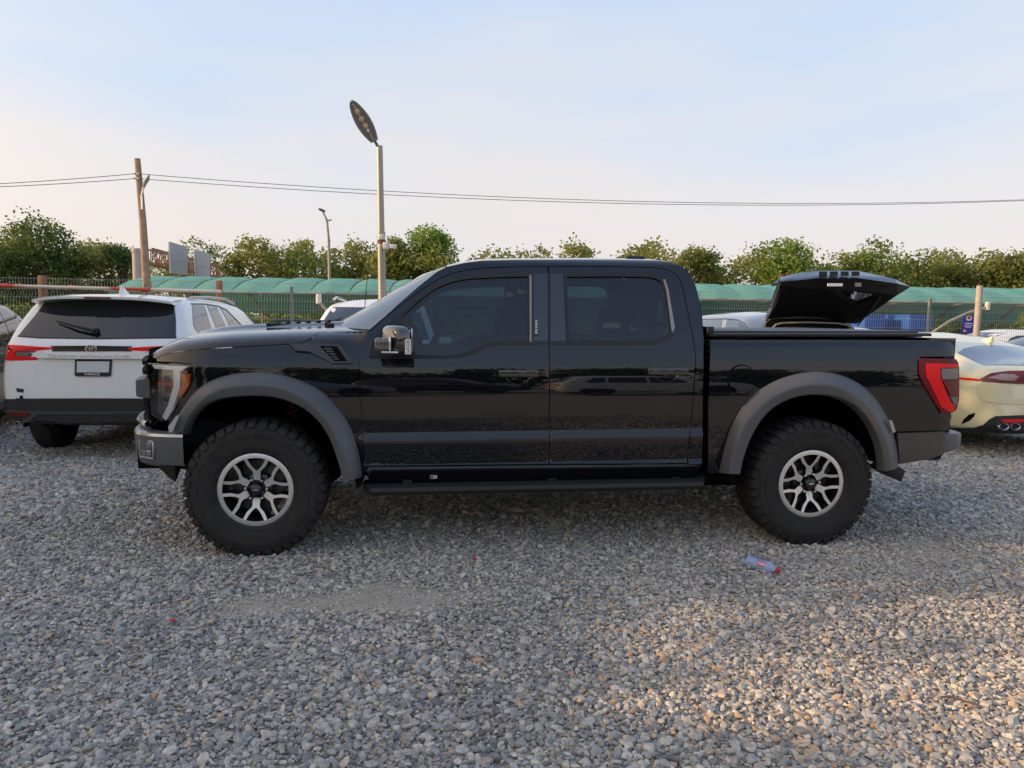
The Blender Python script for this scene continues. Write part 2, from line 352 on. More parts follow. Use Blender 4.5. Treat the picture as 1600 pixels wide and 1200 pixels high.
tone = np.clip(rng.beta(2.1, 2.6, n)*.82+.10*warm_zone+.12*Q[:, 3]+(vnoise(X, Y, .5, 11)-.5)*.12, 0, .86)
odd = rng.random(n); tone = np.where(odd < .03+.34*np.clip(warm_zone, 0, 1)*np.clip((4.6-Y)/1.2, 0, 1), rng.uniform(.80, .97, n), tone); tone = np.where(odd > .992, 1., tone)  # lower right: real tan stones, with the low sun's warmth painted into them
me = bpy.data.meshes.new('gravel'); me.from_pydata(np.c_[X, Y, hgt].tolist(), [], [])
A = me.attributes.new('rot', 'FLOAT_VECTOR', 'POINT'); A.data.foreach_set('vector', np.c_[rng.normal(0, .32, n), rng.normal(0, .32, n), rng.uniform(0, 6.283, n)].ravel().astype(np.float32))
A = me.attributes.new('scl', 'FLOAT_VECTOR', 'POINT'); A.data.foreach_set('vector', (size[:, None]*rng.uniform(.8, 1.2, (n, 3))).ravel().astype(np.float32))
A = me.attributes.new('tone', 'FLOAT', 'POINT'); A.data.foreach_set('value', tone.astype(np.float32))
A = me.attributes.new('pick', 'INT', 'POINT'); A.data.foreach_set('value', rng.integers(0, 14, n).astype(np.int32))
gv = bpy.data.objects.new('gravel', me); COL.objects.link(gv); tag(gv, 'loose grey and tan gravel covering the whole lot', 'gravel'); gv['kind'] = 'stuff'
ng = bpy.data.node_groups.new('lay_stones', 'GeometryNodeTree'); ng.interface.new_socket('Geometry', in_out='INPUT', socket_type='NodeSocketGeometry'); ng.interface.new_socket('Geometry', in_out='OUTPUT', socket_type='NodeSocketGeometry')
gi, go_ = ng.nodes.new('NodeGroupInput'), ng.nodes.new('NodeGroupOutput'); io = ng.nodes.new('GeometryNodeInstanceOnPoints'); ci = ng.nodes.new('GeometryNodeCollectionInfo')
ci.inputs[0].default_value = pc; ci.inputs['Separate Children'].default_value = True; ci.inputs['Reset Children'].default_value = True
def na(nm, ty):
    q = ng.nodes.new('GeometryNodeInputNamedAttribute'); q.data_type = ty; q.inputs[0].default_value = nm; return q.outputs[0]
io.inputs['Pick Instance'].default_value = True
ng.links.new(gi.outputs[0], io.inputs['Points']); ng.links.new(ci.outputs[0], io.inputs['Instance']); ng.links.new(na('pick', 'INT'), io.inputs['Instance Index']); ng.links.new(na('rot', 'FLOAT_VECTOR'), io.inputs['Rotation']); ng.links.new(na('scl', 'FLOAT_VECTOR'), io.inputs['Scale']); ng.links.new(io.outputs[0], go_.inputs[0])
gv.modifiers.new('lay', 'NODES').node_group = ng

# ---- foliage
def leafmat(name, c0, c1, c2, tr=.5):
    m, t, b = nodemat(name); a = nd(t, 'ShaderNodeAttribute', attribute_name='tone'); rp = nd(t, 'ShaderNodeValToRGB'); rp.color_ramp.elements.new(.5)
    for el, (p, c) in zip(rp.color_ramp.elements, [(0, c0), (.5, c1), (1, c2)]): el.position = p; el.color = (*c, 1)
    t.links.new(a.outputs['Fac'], rp.inputs[0]); b.inputs['Roughness'].default_value = .6; t.links.new(rp.outputs[0], b.inputs['Base Color']); b.inputs['Specular IOR Level'].default_value = .25
    tl = nd(t, 'ShaderNodeBsdfTranslucent'); t.links.new(rp.outputs[0], tl.inputs[0]); x = nd(t, 'ShaderNodeMixShader'); x.inputs[0].default_value = tr
    t.links.new(b.outputs[0], x.inputs[1]); t.links.new(tl.outputs[0], x.inputs[2]); t.links.new(x.outputs[0], t.nodes['Material Output'].inputs[0]); return m
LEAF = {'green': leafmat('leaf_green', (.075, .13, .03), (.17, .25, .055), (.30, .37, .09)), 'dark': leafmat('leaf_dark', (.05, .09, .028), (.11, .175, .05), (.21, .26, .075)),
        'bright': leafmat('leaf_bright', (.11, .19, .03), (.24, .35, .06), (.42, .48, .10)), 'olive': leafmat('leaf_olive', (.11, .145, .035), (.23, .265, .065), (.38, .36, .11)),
        'brown': leafmat('leaf_brown', (.12, .095, .055), (.25, .19, .115), (.38, .29, .18)), 'twig': leafmat('leaf_twig', (.12, .095, .08), (.19, .15, .13), (.28, .23, .20), .1)}
BARK = mat('bark', (.10, .078, .06), .9, noise=.3, nscale=10, bump=.5, bscale=30)
def leaves(C, Rr, n, size, seed, hollow=.55, droop=.2, flat=1.):
    """leaf faces through the volume of several lobes (centres C, radii Rr); returns verts, faces, tone"""
    r_ = np.random.default_rng(seed); C = np.array(C, float); Rr = np.array(Rr, float); vol = Rr.prod(1)**(2/3); w = vol/vol.sum()
    i = r_.choice(len(C), n, p=w); d = r_.normal(size=(n, 3)); d /= np.linalg.norm(d, axis=1)[:, None]
    rad = hollow+(1.06-hollow)*r_.random(n)**.6; rad = np.where(r_.random(n) < .012, rad*1.12, rad)
    # clumps: pull leaves to random twig ends inside each lobe
    P = C[i]+d*rad[:, None]*Rr[i]; nk = max(6, n//26); K = P[r_.integers(0, n, nk)]; j = r_.integers(0, nk, n); pull = r_.random(n) < .72
    cl = K[j]+r_.normal(size=(n, 3))*np.array([1, 1, .6])*size*1.55; P = np.where(pull[:, None], cl, P)
    a = r_.normal(size=(n, 3)); a[:, 2] *= .55; a /= np.linalg.norm(a, axis=1)[:, None]; q = r_.normal(size=(n, 3)); bq = np.cross(a, q); bq /= np.linalg.norm(bq, axis=1)[:, None]
    s = size*r_.uniform(.6, 1.35, n)[:, None]; wv = s*.5*r_.uniform(.55, .95, n)[:, None]; nz = np.cross(a, bq)
    V = np.stack([P-a*s*.5, P+bq*wv-nz*s*.08, P+a*s*.5-np.array([0, 0, 1])*s*droop, P-bq*wv-nz*s*.08], 1).reshape(-1, 3); F_ = np.arange(4*n).reshape(-1, 4)
    ctone = r_.normal(.5, .17, nk); tone = np.where(pull, ctone[j], .5)+r_.normal(0, .10, n); return V, F_, tone.clip(0, 1)
def leafmesh(name, V, F_, tone, m, parent):
    me = bpy.data.meshes.new(name); me.vertices.add(len(V)); me.vertices.foreach_set('co', V.astype(np.float32).ravel()); me.loops.add(F_.size); me.loops.foreach_set('vertex_index', F_.ravel().astype(np.int32))
    me.polygons.add(len(F_)); me.polygons.foreach_set('loop_start', np.arange(0, F_.size, 4, dtype=np.int32)); me.update(); A = me.attributes.new('tone', 'FLOAT', 'FACE'); A.data.foreach_set('value', tone.astype(np.float32)); me.materials.append(m); me.validate()
    return link(bpy.data.objects.new(name, me), parent)
def lobes(w, d, z0, z1, n, r_, top=.5):
    C, Q = [], []
    for k in range(n):
        a = r_.uniform(0, 6.28); rr = r_.uniform(0, 1)**.5; z = z0+(z1-z0)*r_.uniform(.12, .86); f = math.sin(math.pi*min(1, max(.08, (z-z0)/(z1-z0)*.8+.12)))
        C.append((math.cos(a)*rr*w*.5*f*.72, math.sin(a)*rr*d*.5*f*.72, z)); q = r_.uniform(.55, 1.)*min(w*.30, (z1-z0)*.30); Q.append((q, q, q*.8))
    return C, Q
def tree(name, label, px, top, x0, x1, Y, kind, seed, zb=.8, n=5200, leaf=.175, nl=9, group='trees behind the green canopy', hollow=.5, twigs=0, h=None, w=None, loc=None, cat='tree'):
    r_ = random.Random(seed); p = loc or at(px, 500, Y); zt_ = h or at(px, top, Y).z; w = w or (at(x1, 450, Y).x-at(x0, 450, Y).x)
    tr_ = thing(name, label, cat, (p[0], p[1], 0), 0, group)
    C, Q = lobes(w, w*.85, zb, zt_-.15, nl, r_); C.append((0, 0, zt_-.30*(zt_-zb)*.9)); q = min(w*.26, (zt_-zb)*.27); Q.append((q, q, q))
    V, F_, tone = leaves(C, Q, n, leaf, seed, hollow); leafmesh('crown', V, F_, tone, LEAF[kind], tr_)
    tm = MB(); tm.tube([(0, 0, -.1), (.05*w*r_.uniform(-1, 1), 0, zt_*.25), (.08*w*r_.uniform(-1, 1), .1, zt_*.5), (0, 0, zt_*.8)], [.035*zt_, .028*zt_, .02*zt_, .006*zt_], 8)
    for c, q in zip(C, Q):
        b0 = Vector((0, 0, zt_*r_.uniform(.2, .5))); e = Vector(c); tm.tube([b0, (b0+e)/2+Vector((0, 0, -.1)), e+(e-b0)*.12], [.014*zt_, .010*zt_, .003*zt_], 5, caps=False)
    for k in range(twigs):
        c = Vector(C[r_.randrange(len(C))]); d = Vector((r_.gauss(0, 1), r_.gauss(0, 1), abs(r_.gauss(0, 1.1)))).normalized(); l = r_.uniform(.35, .8)*w*.34; mid = c+d*l*.6+Vector((r_.gauss(0, .1), 0, .05)); e = c+d*l*1.25
        tm.tube([c, mid, e], [.018, .012, .004], 4, caps=False); 
        for s_ in range(3):
            d2 = (d+Vector((r_.gauss(0, .6), r_.gauss(0, .6), r_.gauss(.2, .5)))).normalized(); tm.tube([mid, mid+d2*l*.3, mid+d2*l*.55+Vector((0, 0, .04))], [.009, .006, .003], 3, caps=False)
    tm.build('trunk', BARK if kind != 'twig' else MATS.get('pale_bark') or mat('pale_bark', (.26, .21, .18), .9), tr_, smooth=True, ang=60); return tr_
# woodland: the far mass of scrub and tree tops that reads as one green wall
r_ = random.Random(4); Vs, Fs, Ts = [], [], []; base = 0
for k in range(120):
    x = -44+88*k/119+r_.uniform(-.5, .5); y = 47+r_.uniform(-2, 5)+(x*.03); fx = 1.
    if 200 < 800+1140*x/y < 385: fx = (y+20)/y; x *= fx; y += 20
    px_h = 6.5+.25*math.sin(x*.31)+.35*math.sin(x*.83+1)+r_.uniform(-.5, .6)
    C, Q = lobes(3.8, 3.4, -.2, px_h+.2, 7, r_); C = [(a+x, b_+y, c) for a, b_, c in C]; V, F_, tn_ = leaves(C, Q, 1500, .22, 900+k, .4)
    Vs.append(V); Fs.append(F_+base); Ts.append((tn_*.8+r_.uniform(-.05, .3)).clip(0, 1)); base += len(V)
wd = leafmesh('woodland', np.concatenate(Vs), np.concatenate(Fs), np.concatenate(Ts), LEAF['olive'], None); wd['kind'] = 'stuff'; tag(wd, 'dense green and olive scrub behind the shade canopy', 'woodland')
r_ = random.Random(5); Vs, Fs, Ts = [], [], []; base = 0
for k in range(90):
    x = -42+84*k/89+r_.uniform(-.4, .4); y = 40.5+r_.uniform(-1, 1.5)
    if 215 < 800+1140*x/y < 375: x *= 1.5; y *= 1.5
    C, Q = lobes(2.6, 2.2, -.2, 2.2+r_.uniform(-.4, .7), 4, r_); C = [(a+x, b_+y, c) for a, b_, c in C]; V, F_, tn_ = leaves(C, Q, 520, .22, 1900+k, .35)
    Vs.append(V); Fs.append(F_+base); Ts.append((tn_*.8+r_.uniform(-.1, .3)).clip(0, 1)); base += len(V)
wd = leafmesh('undergrowth', np.concatenate(Vs), np.concatenate(Fs), np.concatenate(Ts), LEAF['green'], None); wd['kind'] = 'stuff'; tag(wd, 'low green undergrowth along the foot of the trees', 'undergrowth')
TR = [ # px, top, x0, x1, Y, kind, label, options
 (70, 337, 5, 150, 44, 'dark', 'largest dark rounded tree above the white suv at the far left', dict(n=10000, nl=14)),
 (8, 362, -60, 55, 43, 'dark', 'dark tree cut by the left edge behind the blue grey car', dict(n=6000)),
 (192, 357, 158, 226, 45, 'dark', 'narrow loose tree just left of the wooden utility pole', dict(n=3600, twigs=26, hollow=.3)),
 (308, 364, 255, 362, 68, 'green', 'broad airy tree rising behind the two grey road sign panels', dict(n=5200, twigs=30, leaf=.22)),
 (420, 379, 372, 478, 50, 'twig', 'bare twiggy grey brown tree left of the thin curved street lamp', dict(n=900, twigs=150, leaf=.12, hollow=.2)),
 (505, 398, 452, 560, 46, 'green', 'low bushy green tree behind the thin curved street lamp', dict(n=3600)),
 (612, 353, 576, 656, 46, 'olive', 'dense dark olive round tree behind the tall lamp post', dict(n=7200)),
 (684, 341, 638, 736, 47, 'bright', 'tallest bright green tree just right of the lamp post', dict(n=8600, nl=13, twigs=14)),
 (748, 384, 722, 790, 48, 'brown', 'small thin brownish tree above the windscreen of the pickup', dict(n=1200, twigs=40, hollow=.2)),
 (870, 377, 812, 930, 52, 'olive', 'sparse yellowish tree peeping over the pickup roof', dict(n=3400, twigs=50, hollow=.2)),
 (980, 379, 938, 1026, 52, 'brown', 'pinkish brown half bare tree above the rear end of the pickup roof', dict(n=1700, twigs=50, hollow=.2)),
 (1102, 382, 1058, 1146, 47, 'olive', 'yellow green tree directly behind the pickup cab corner', dict(n=6500, twigs=14)),
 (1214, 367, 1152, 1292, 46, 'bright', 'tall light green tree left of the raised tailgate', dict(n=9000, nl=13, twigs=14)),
 (1288, 395, 1262, 1322, 45, 'green', 'small dark green tree right behind the raised tailgate', dict(n=3200)),
 (1372, 381, 1312, 1440, 47, 'bright', 'wide yellow green tree right of the raised tailgate', dict(n=8200, twigs=16)),
 (1470, 381, 1412, 1526, 49, 'olive', 'olive tree with brown patches left of the bare fence post', dict(n=6500, twigs=30)),
 (1555, 383, 1508, 1600, 48, 'brown', 'brownish tree with bare twigs above the pale yellow car', dict(n=4000, twigs=70)),
 (1625, 377, 1575, 1700, 46, 'olive', 'olive tree cut by the right edge of the view', dict(n=5600, twigs=12))]
for i, (px, top, x0, x1, Y, kind, lab, o) in enumerate(TR): tree('tree', lab, px, top, x0, x1, Y, kind, 40+i, **o)
# unseen left trees added, sized to shade the lot; back row mirrored in paint
for i, (x, y, h, w) in enumerate([(-15., .5, 4.9, 2.8), (-15.5, 2.7, 6.9, 4.4), (-14.6, 5.7, 7.2, 4.8)]):
    tree('added_shade_tree', 'unseen leafy tree added left of the lot to cast shade', 0, 0, 0, 0, 0, 'dark', 70+i, .15, 6000, .30, 13, 'added shade trees left of the lot', .2, 0, h, w, (x, y, 0))
for i in range(8):
    tree('back_tree', 'dense tree in the row across the lot behind the photographer', 0, 0, 0, 0, 0, 'dark', 80+i, .0, 1800, .55, 9, 'trees across the lot', .3, 0, 4.6+1.2*random.random(), 6.5, (-20+6*i+random.uniform(-.6, .6), -21+random.uniform(-1.5, 1.5), 0))

# ---- shade net canopy: one net sheet per bay on arched frames
NET = mat('shade_net', (.125, .34, .275), .8, noise=.16, nscale=1.3, bump=.9, bscale=3.)
t = NET.node_tree; b = t.nodes['Principled BSDF']; tl = nd(t, 'ShaderNodeBsdfTranslucent'); tl.inputs[0].default_value = (.10, .45, .38, 1); x = nd(t, 'ShaderNodeMixShader'); x.inputs[0].default_value = .05
t.links.new(b.outputs[0], x.inputs[1]); t.links.new(tl.outputs[0], x.inputs[2]); t.links.new(x.outputs[0], t.nodes['Material Output'].inputs[0])
PIPE = mat('galvanised_pipe', (.34, .30, .25), .55, metal=.3, noise=.15, nscale=6)
can = thing('shade_canopy', 'long scalloped green shade net canopy behind the wire fence', 'canopy', (0, 28, 0))
PRO = [(0, 2.38), (.5, 2.58), (1.3, 2.82), (2.6, 2.99), (4.4, 3.02), (6.6, 2.86), (8.0, 2.45), (8.7, 1.95), (8.9, 1.55)]
bay = 1.5; nm = None
for k in range(27):
    x0 = -15.3+bay*k
    if nm is None:
        P = []
        for i, (y, z) in enumerate(PRO):
            am = (.085+.03*math.sin(i))*min(1, i/3)*(1 if i < 7 else .5); P.append([(bay*u, y, z+am*(1-(2*u-1)**2)-.10*(u > .999)*0-.02*math.sin(9*u+i)) for u in np.linspace(0, 1, 9)])
        mb = MB(); mb.grid(P); o = mb.build('net_panel', NET, can, smooth=True, ang=80); nm = o.data
    else: o = link(bpy.data.objects.new('net_panel', nm), can)
    o.location = (x0, .004*(k % 2), .006*math.sin(k*1.7))
P = [[(-.75*(1-u), y*(.3+.7*u)+.8*(1-u), 2.2+(z-2.2)*u) for y, z in PRO[:6]] for u in np.linspace(0, 1, 5)]; mb = MB(); mb.grid(P, flip=True); o = mb.build('net_panel', NET, can, smooth=True, ang=80); o.location = (-15.3, 0, 0)
am_ = pm_ = None
for k in range(14):
    x0 = -15.3+bay*2*k
    if am_ is None:
        mb = MB(); mb.tube([(0, 8.0, 0), (0, 8.0, 1.6), (0, 6.6, 2.4), (0, 3.6, 2.80), (0, 1.2, 2.62), (0, .05, 2.33)], .05, 6); o = mb.build('arch_frame', PIPE, can, smooth=True, ang=50); am_ = o.data
    else: o = link(bpy.data.objects.new('arch_frame', am_), can)
    o.location = (x0, 0, 0)
mb = MB(); mb.tube([(-15.6, .02, 2.355), (25.2, .02, 2.355)], .03, 6); mb.build('edge_pipe', PIPE, can)

# ---- welded mesh fence with posts (panels of thin folded wires)
FA = R(7); FO = Vector((-4, 13.25, 0)); WIRE = mat('fence_wire', (.34, .36, .33), .5, metal=.2)
fence = thing('mesh_fence', 'tall welded wire mesh fence on thin posts in front of the green canopy', 'fence', FO, FA)
PW = 2.5; FH = 2.12
def wirepanel():
    mb = MB(); zs = [(.02, 0), (.36, 0), (.42, .05), (.48, 0), (1.02, 0), (1.08, .05), (1.14, 0), (1.78, 0), (1.85, .055), (1.92, 0), (FH, 0)]
    for i in range(50):
        x = .03+i*(PW-.06)/49; mb.tube([(x, y-.0, z) for z, y in zs], .0030, 3, caps=False)
    for z, y in [(.04, 0), (.25, 0), (.36, 0), (.48, 0), (.62, 0), (.82, 0), (1.02, 0), (1.14, 0), (1.29, 0), (1.45, 0), (1.62, 0), (1.78, 0), (1.92, 0), (2.10, 0)]: mb.tube([(.01, y-.004, z), (PW-.01, y-.004, z)], .0034, 3, caps=False)
    return mb
pm = None
for k in range(-3, 8):
    if pm is None: o = wirepanel().build('mesh_panel', WIRE, fence); pm = o.data; o['kind'] = 'stuff'
    else: o = link(bpy.data.objects.new('mesh_panel', pm), fence); o['kind'] = 'stuff'
    o.location = (k*PW, 0, 0)
    p = MB().box((0, 0, 1.02), (.05, .05, 2.04)).build('fence_post', mat('fence_post_green', (.17, .20, .17), .5), fence); p.location = (k*PW, .04, 0)
# rusty pipe rail with posts on the left
RUST = mat('rusty_post', (.22, .12, .075), .85, noise=.3, nscale=6, bump=.2)
m, t, b = nodemat('banded_pipe'); tcn = nd(t, 'ShaderNodeTexCoord'); se = nd(t, 'ShaderNodeSeparateXYZ'); t.links.new(tcn.outputs['Object'], se.inputs[0]); wv = nd(t, 'ShaderNodeMath', operation='PINGPONG'); wv.inputs[1].default_value = 1.; t.links.new(se.outputs[0], wv.inputs[0])
no = nd(t, 'ShaderNodeTexNoise', Scale=7., Detail=6.); t.links.new(tcn.outputs['Object'], no.inputs['Vector']); ad2 = nd(t, 'ShaderNodeMath', operation='MULTIPLY_ADD'); ad2.inputs[1].default_value = .5; t.links.new(no.outputs[0], ad2.inputs[0]); t.links.new(wv.outputs[0], ad2.inputs[2])
cr2 = nd(t, 'ShaderNodeValToRGB'); cr2.color_ramp.elements.new(.5); cr2.color_ramp.elements.new(.6)
for el, (p, c) in zip(cr2.color_ramp.elements, [(.42, (.42, .06, .03)), (.50, (.36, .20, .12)), (.58, (.50, .46, .40)), (1, (.56, .52, .47))]): el.position = p; el.color = (*c, 1)
t.links.new(ad2.outputs[0], cr2.inputs[0]); t.links.new(cr2.outputs[0], b.inputs['Base Color']); b.inputs['Roughness'].default_value = .7
rail = thing('pipe_barrier', 'rusty red and white pipe rail on brown posts left of the mesh fence', 'barrier', at(200, 480, 12.3).to_2d().to_3d())
def rl(px, py, Y): return at(px, py, Y)-Vector(rail.location)
mb = MB(); mb.tube([rl(-120, 444, 12.1), rl(0, 446.3, 12.2), rl(180, 451, 12.35), rl(346, 455.5, 12.5)], .028, 10); mb.build('top_pipe', MATS['banded_pipe'], rail, smooth=True, ang=50)
for px, ty, Y, wd_ in ((62, 430, 12.3, .10), (340, 438, 12.55, .085)):
    q = rl(px, ty, Y); mb = MB(); mb.box((q.x, q.y+.07, q.z/2), (wd_, wd_, q.z)); mb.build('rail_post', RUST, rail, bevel=.008)
for px, py in ((5, 446.5), (113, 449), (226, 452.5)):
    q = rl(px, py, 12.3); MB().tube([q-Vector((.07, -.02, 0)), q+Vector((.07, .02, 0))], .040, 10).build('pipe_clamp', mat('red_clamp', (.33, .06, .035), .7), rail, smooth=True, ang=50)
# tall bare post on the right
p0 = at(1531, 447, 13.6); pt = thing('fence_pipe_post', 'bare concrete grey round post rising above the fence behind the yellow car', 'post', (p0.x, p0.y, 0))
MB().lathe([(.055, 0), (.055, p0.z), (.045, p0.z+.008), (0, p0.z+.008)], 16, 'z').build('post_pipe', mat('post_concrete', (.42, .37, .31), .85, noise=.12, nscale=9, bump=.15), pt, smooth=True, ang=50)

# ---- poles, lamps, gantry, cables
STEEL = mat('lamp_post_steel', (.36, .33, .29), .45, metal=.5, noise=.12, nscale=3); BOX = mat('pale_box', (.66, .64, .58), .5)
A = at(593, 228, 11.); B_ = at(597.5, 470, 11.); lp_ = thing('lamp_post', 'tall round steel lamp post with tilted oval led head behind the pickup bonnet', 'lamp post', (B_.x+.008, B_.y, 0))
o0 = Vector(lp_.location); ax = (A-B_)
def on(z): return B_+ax*((z-B_.z)/ax.z)-o0
mb = MB(); mb.tube([on(0), on(1.6), on(2.75)], [.066, .060, .056], 16); mb.tube([on(2.75), on(A.z)], [.052, .046], 16); mb.tube([on(2.70), on(2.78)], [.064, .064], 16); mb.build('pole', STEEL, lp_, smooth=True, ang=50)
mb = MB(); mb.lathe([(.15, 0), (.15, .02), (.08, .03)], 20, 'z'); mb.build('pole_base', STEEL, lp_, smooth=True, ang=40)
hd_a = on(A.z)+Vector((-.01, 0, -.03)); tip = at(549, 157, 10.55)-o0; ad_ = (tip-hd_a); Lh = ad_.length; ax1 = ad_.normalized(); view = (Vector((0, 0, EYE))-(o0+hd_a)).normalized(); dn = (view-ax1*view.dot(ax1)).normalized(); dn = (dn+Vector((0, 0, -.35))); dn = (dn-ax1*dn.dot(ax1)).normalized(); sd_ = ax1.cross(dn)
HM = lambda a, s, d: hd_a+ax1*a+sd_*s+dn*d
mb = MB(); P = []
for a in np.linspace(.16, 1, 15):
    w = .115*(math.sin(math.pi*min(1, (a-.16)/.84*.80+.12)))**.75 if a < .995 else .02
    w = max(.025, w); P.append([HM(a*Lh, w*math.cos(q), .030+(.0 if math.sin(q) > 0 else .055*math.sin(q))) for q in np.linspace(0, 2*math.pi, 17)])
mb.grid(P); mb.add(P[0][:-1], [tuple(range(16))]); mb.add(P[-1][:-1], [tuple(range(16))]); hd = mb.build('lamp_head', mat('lamp_shell', (.30, .27, .235), .45, metal=.3), lp_, smooth=True, ang=45, fixn=True)
mb = MB(); P = []
for a in np.linspace(.22, .965, 15):
    w = max(.012, .088*(math.sin(math.pi*min(1, (a-.16)/.84*.80+.12)))**.8-.004); P.append([HM(a*Lh, w*s, .0335) for s in (-1, -.5, 0, .5, 1)])
mb.grid(P); mb.build('lamp_underside', mat('lamp_inner', (.20, .165, .15), .5), hd)
for a in (.80, .645, .50):
    mb = MB(); c = HM(a*Lh, 0, .036); P = [[HM(a*Lh+.038*r*math.cos(q), .036*r*math.sin(q), .036+.016*(1-r*r)) for r in (0, .4, .8, 1.)] for q in np.linspace(0, 2*math.pi, 13)]; mb.grid(P); mb.build('led_lens', mat('led_phosphor', (.62, .47, .20), .25, coat=.6), hd, smooth=True, fixn=True)
mb = MB(); mb.tube([HM(.22*Lh, 0, .034), HM(.95*Lh, 0, .034)], .006, 5); mb.box(HM(.40*Lh, 0, .038), (.035, .035, .035)); mb.build('led_bracket', BOX, hd)
mb = MB(); mb.tube([hd_a-ax1*.03, HM(.20*Lh, 0, .01)], .022, 8)
for k in range(4): mb.tube([HM((.16+.03*k)*Lh, -.03, -.02), HM((.16+.03*k)*Lh, .045, -.02)], .008, 5)
mb.build('lamp_neck', mat('neck_grey', (.18, .18, .18), .5, metal=.4), lp_)
for dx, py, w, h, nm_ in ((.02, 371, .075, .075, 'junction_box'), (.085, 384.5, .09, .10, 'junction_box'), (.19, 385.5, .10, .06, 'camera_box')):
    z = at(597, py, 11.).z; q = on(z)+Vector((dx, -.07, 0)); MB().box(q, (w, .08, h)).build(nm_, BOX, lp_, bevel=.008)
q = on(at(597, 378, 11.).z); mb = MB(); mb.tube([q-Vector((0, 0, .03)), q+Vector((0, 0, .03))], .062, 14); mb.box(q+Vector((.10, -.06, -.09)), (.16, .03, .03)); mb.build('pole_strap', mat('rust_strap', (.16, .08, .06), .8), lp_)
# thin curved street lamp in the distance
b0 = at(516, 445, 41); sl_ = thing('street_lamp', 'thin distant grey street lamp bending left at its top', 'street lamp', (b0.x, b0.y, 0)); o0 = Vector(sl_.location)
pp = [at(x, y, 41)-o0 for x, y in ((514.5, 410), (513.5, 375), (511, 347), (508, 338), (504.5, 331.5))]; mb = MB(); mb.tube([(0, 0, 0)]+pp, [.11, .085, .075, .065, .05, .05], 10); mb.tube([at(510, 340, 41)-o0, at(510.5, 346, 41)-o0], .05, 6); mb.tube([at(511, 345, 41)-o0, at(518, 343.5, 41)-o0], .04, 6); mb.build('curved_pole', PIPE, sl_, smooth=True, ang=50)
MB().box(at(503, 328.5, 41)-o0, (.26, .5, .12), Matrix.Rotation(R(20), 3, 'Y')).build('lamp_head', mat('lamp_dark_head', (.08, .07, .06), .5), sl_, bevel=.02)
# wooden utility pole with a small street light
b0 = at(229, 440, 27); up_ = thing('utility_pole', 'leaning wooden utility pole carrying two cables behind the white suv', 'utility pole', (b0.x+.35, b0.y, 0)); o0 = Vector(up_.location)
WOOD = mat('pole_wood', (.34, .235, .16), .9, noise=.25, nscale=4, bump=.4, bscale=14)
tp = at(214.5, 248, 27)-o0; mb = MB(); mb.tube([(0, 0, 0), b0-o0, (b0-o0)*.5+tp*.5+Vector((.03, 0, 0)), tp], [.17, .15, .125, .105], 12); mb.build('pole', WOOD, up_, smooth=True, ang=50)
a0 = at(222, 300, 27)-o0; a1 = at(226, 287, 26.8)-o0; a2 = at(233, 274, 26.6)-o0; mb = MB(); mb.tube([at(222, 327, 26.85)-o0, at(221, 306, 26.85)-o0, a1], .035, 6); mb.build('lamp_bracket', BRIGHT, up_); mb = MB(); mb.tube([a1-Vector((.03, 0, .15)), a1, (a1+a2)/2, a2], [.03, .07, .085, .03], 8); o = mb.build('lamp_head', mat('lamp_grey_head', (.30, .31, .33), .4), up_, smooth=True, ang=50)
for dz in (-.55, -.72): MB().box(tp+Vector((0, -.10, dz)), (.20, .06, .05)).build('insulator', BOX, up_)
# the two cables: sagging spans from beyond the left edge to the pole and on past the right edge
CAB_M = mat('cable_black', (.03, .03, .03), .6)
TOPW = Vector(up_.location)+tp
for dz, dy, lab in ((-.55, 0, 'upper black overhead cable sagging across the sky'), (-.72, 0, 'lower black overhead cable sagging across the sky')):
    a = TOPW+Vector((0, -.12, dz)); l = at(-260, 291+dz*-9, 24); r = at(1800, 303, 33) + Vector((0, 0, (dz+.6)*.10)); mb = MB()
    for e, sag in ((l, .10), (r, .70+.05*(dz+.6))):
        n = 40; mb.tube([a.lerp(e, i/n)-Vector((0, 0, sag*4*(i/n)*(1-i/n))) for i in range(n+1)], .013, 4, caps=False)
    tag(mb.build('overhead_cable', CAB_M), lab, 'cable')
# road sign gantry: concrete leg, lattice beam, two sign boards seen from behind
b0 = at(215, 420, 40); gt_ = thing('sign_gantry', 'rusty lattice road sign gantry on a pale concrete column left of the trees', 'sign gantry', (b0.x, b0.y, 0)); o0 = Vector(gt_.location)
zt_ = at(215, 388, 40).z; mb = MB(); mb.lathe([(.25, 0), (.25, zt_-.25), (.28, zt_-.22), (.28, zt_-.06), (.22, zt_), (0, zt_)], 18, 'z'); mb.build('gantry_column', mat('gantry_concrete', (.44, .38, .34), .85, noise=.12, nscale=4), gt_, smooth=True, ang=40)
E0t, E0b, E1t, E1b = at(228, 389, 40.3)-o0, at(228, 413, 40.3)-o0, at(360, 422, 60)-o0, at(360, 437, 60)-o0; GR = mat('gantry_rust', (.30, .17, .095), .8, noise=.25, nscale=3)
bd = Vector((.5, -.32, 0)); mb = MB()
for off in (Vector((0, 0, 0)), bd):
    mb.tube([E0t+off, E1t+off], .055, 5); mb.tube([E0b+off, E1b+off], .055, 5)
mb.build('gantry_chord', GR, gt_)
br = MB(); n = 26
for i in range(n):
    t0, t1 = i/n, (i+1)/n
    for off in (Vector((0, 0, 0)), bd):
        br.tube([E0b.lerp(E1b, t0)+off, E0t.lerp(E1t, t0)+off], .03, 4); br.tube([E0b.lerp(E1b, t0)+off, E0t.lerp(E1t, t1)+off] if i % 2 else [E0t.lerp(E1t, t0)+off, E0b.lerp(E1b, t1)+off], .03, 4)
br.build('gantry_brace', GR, gt_)['kind'] = 'stuff'
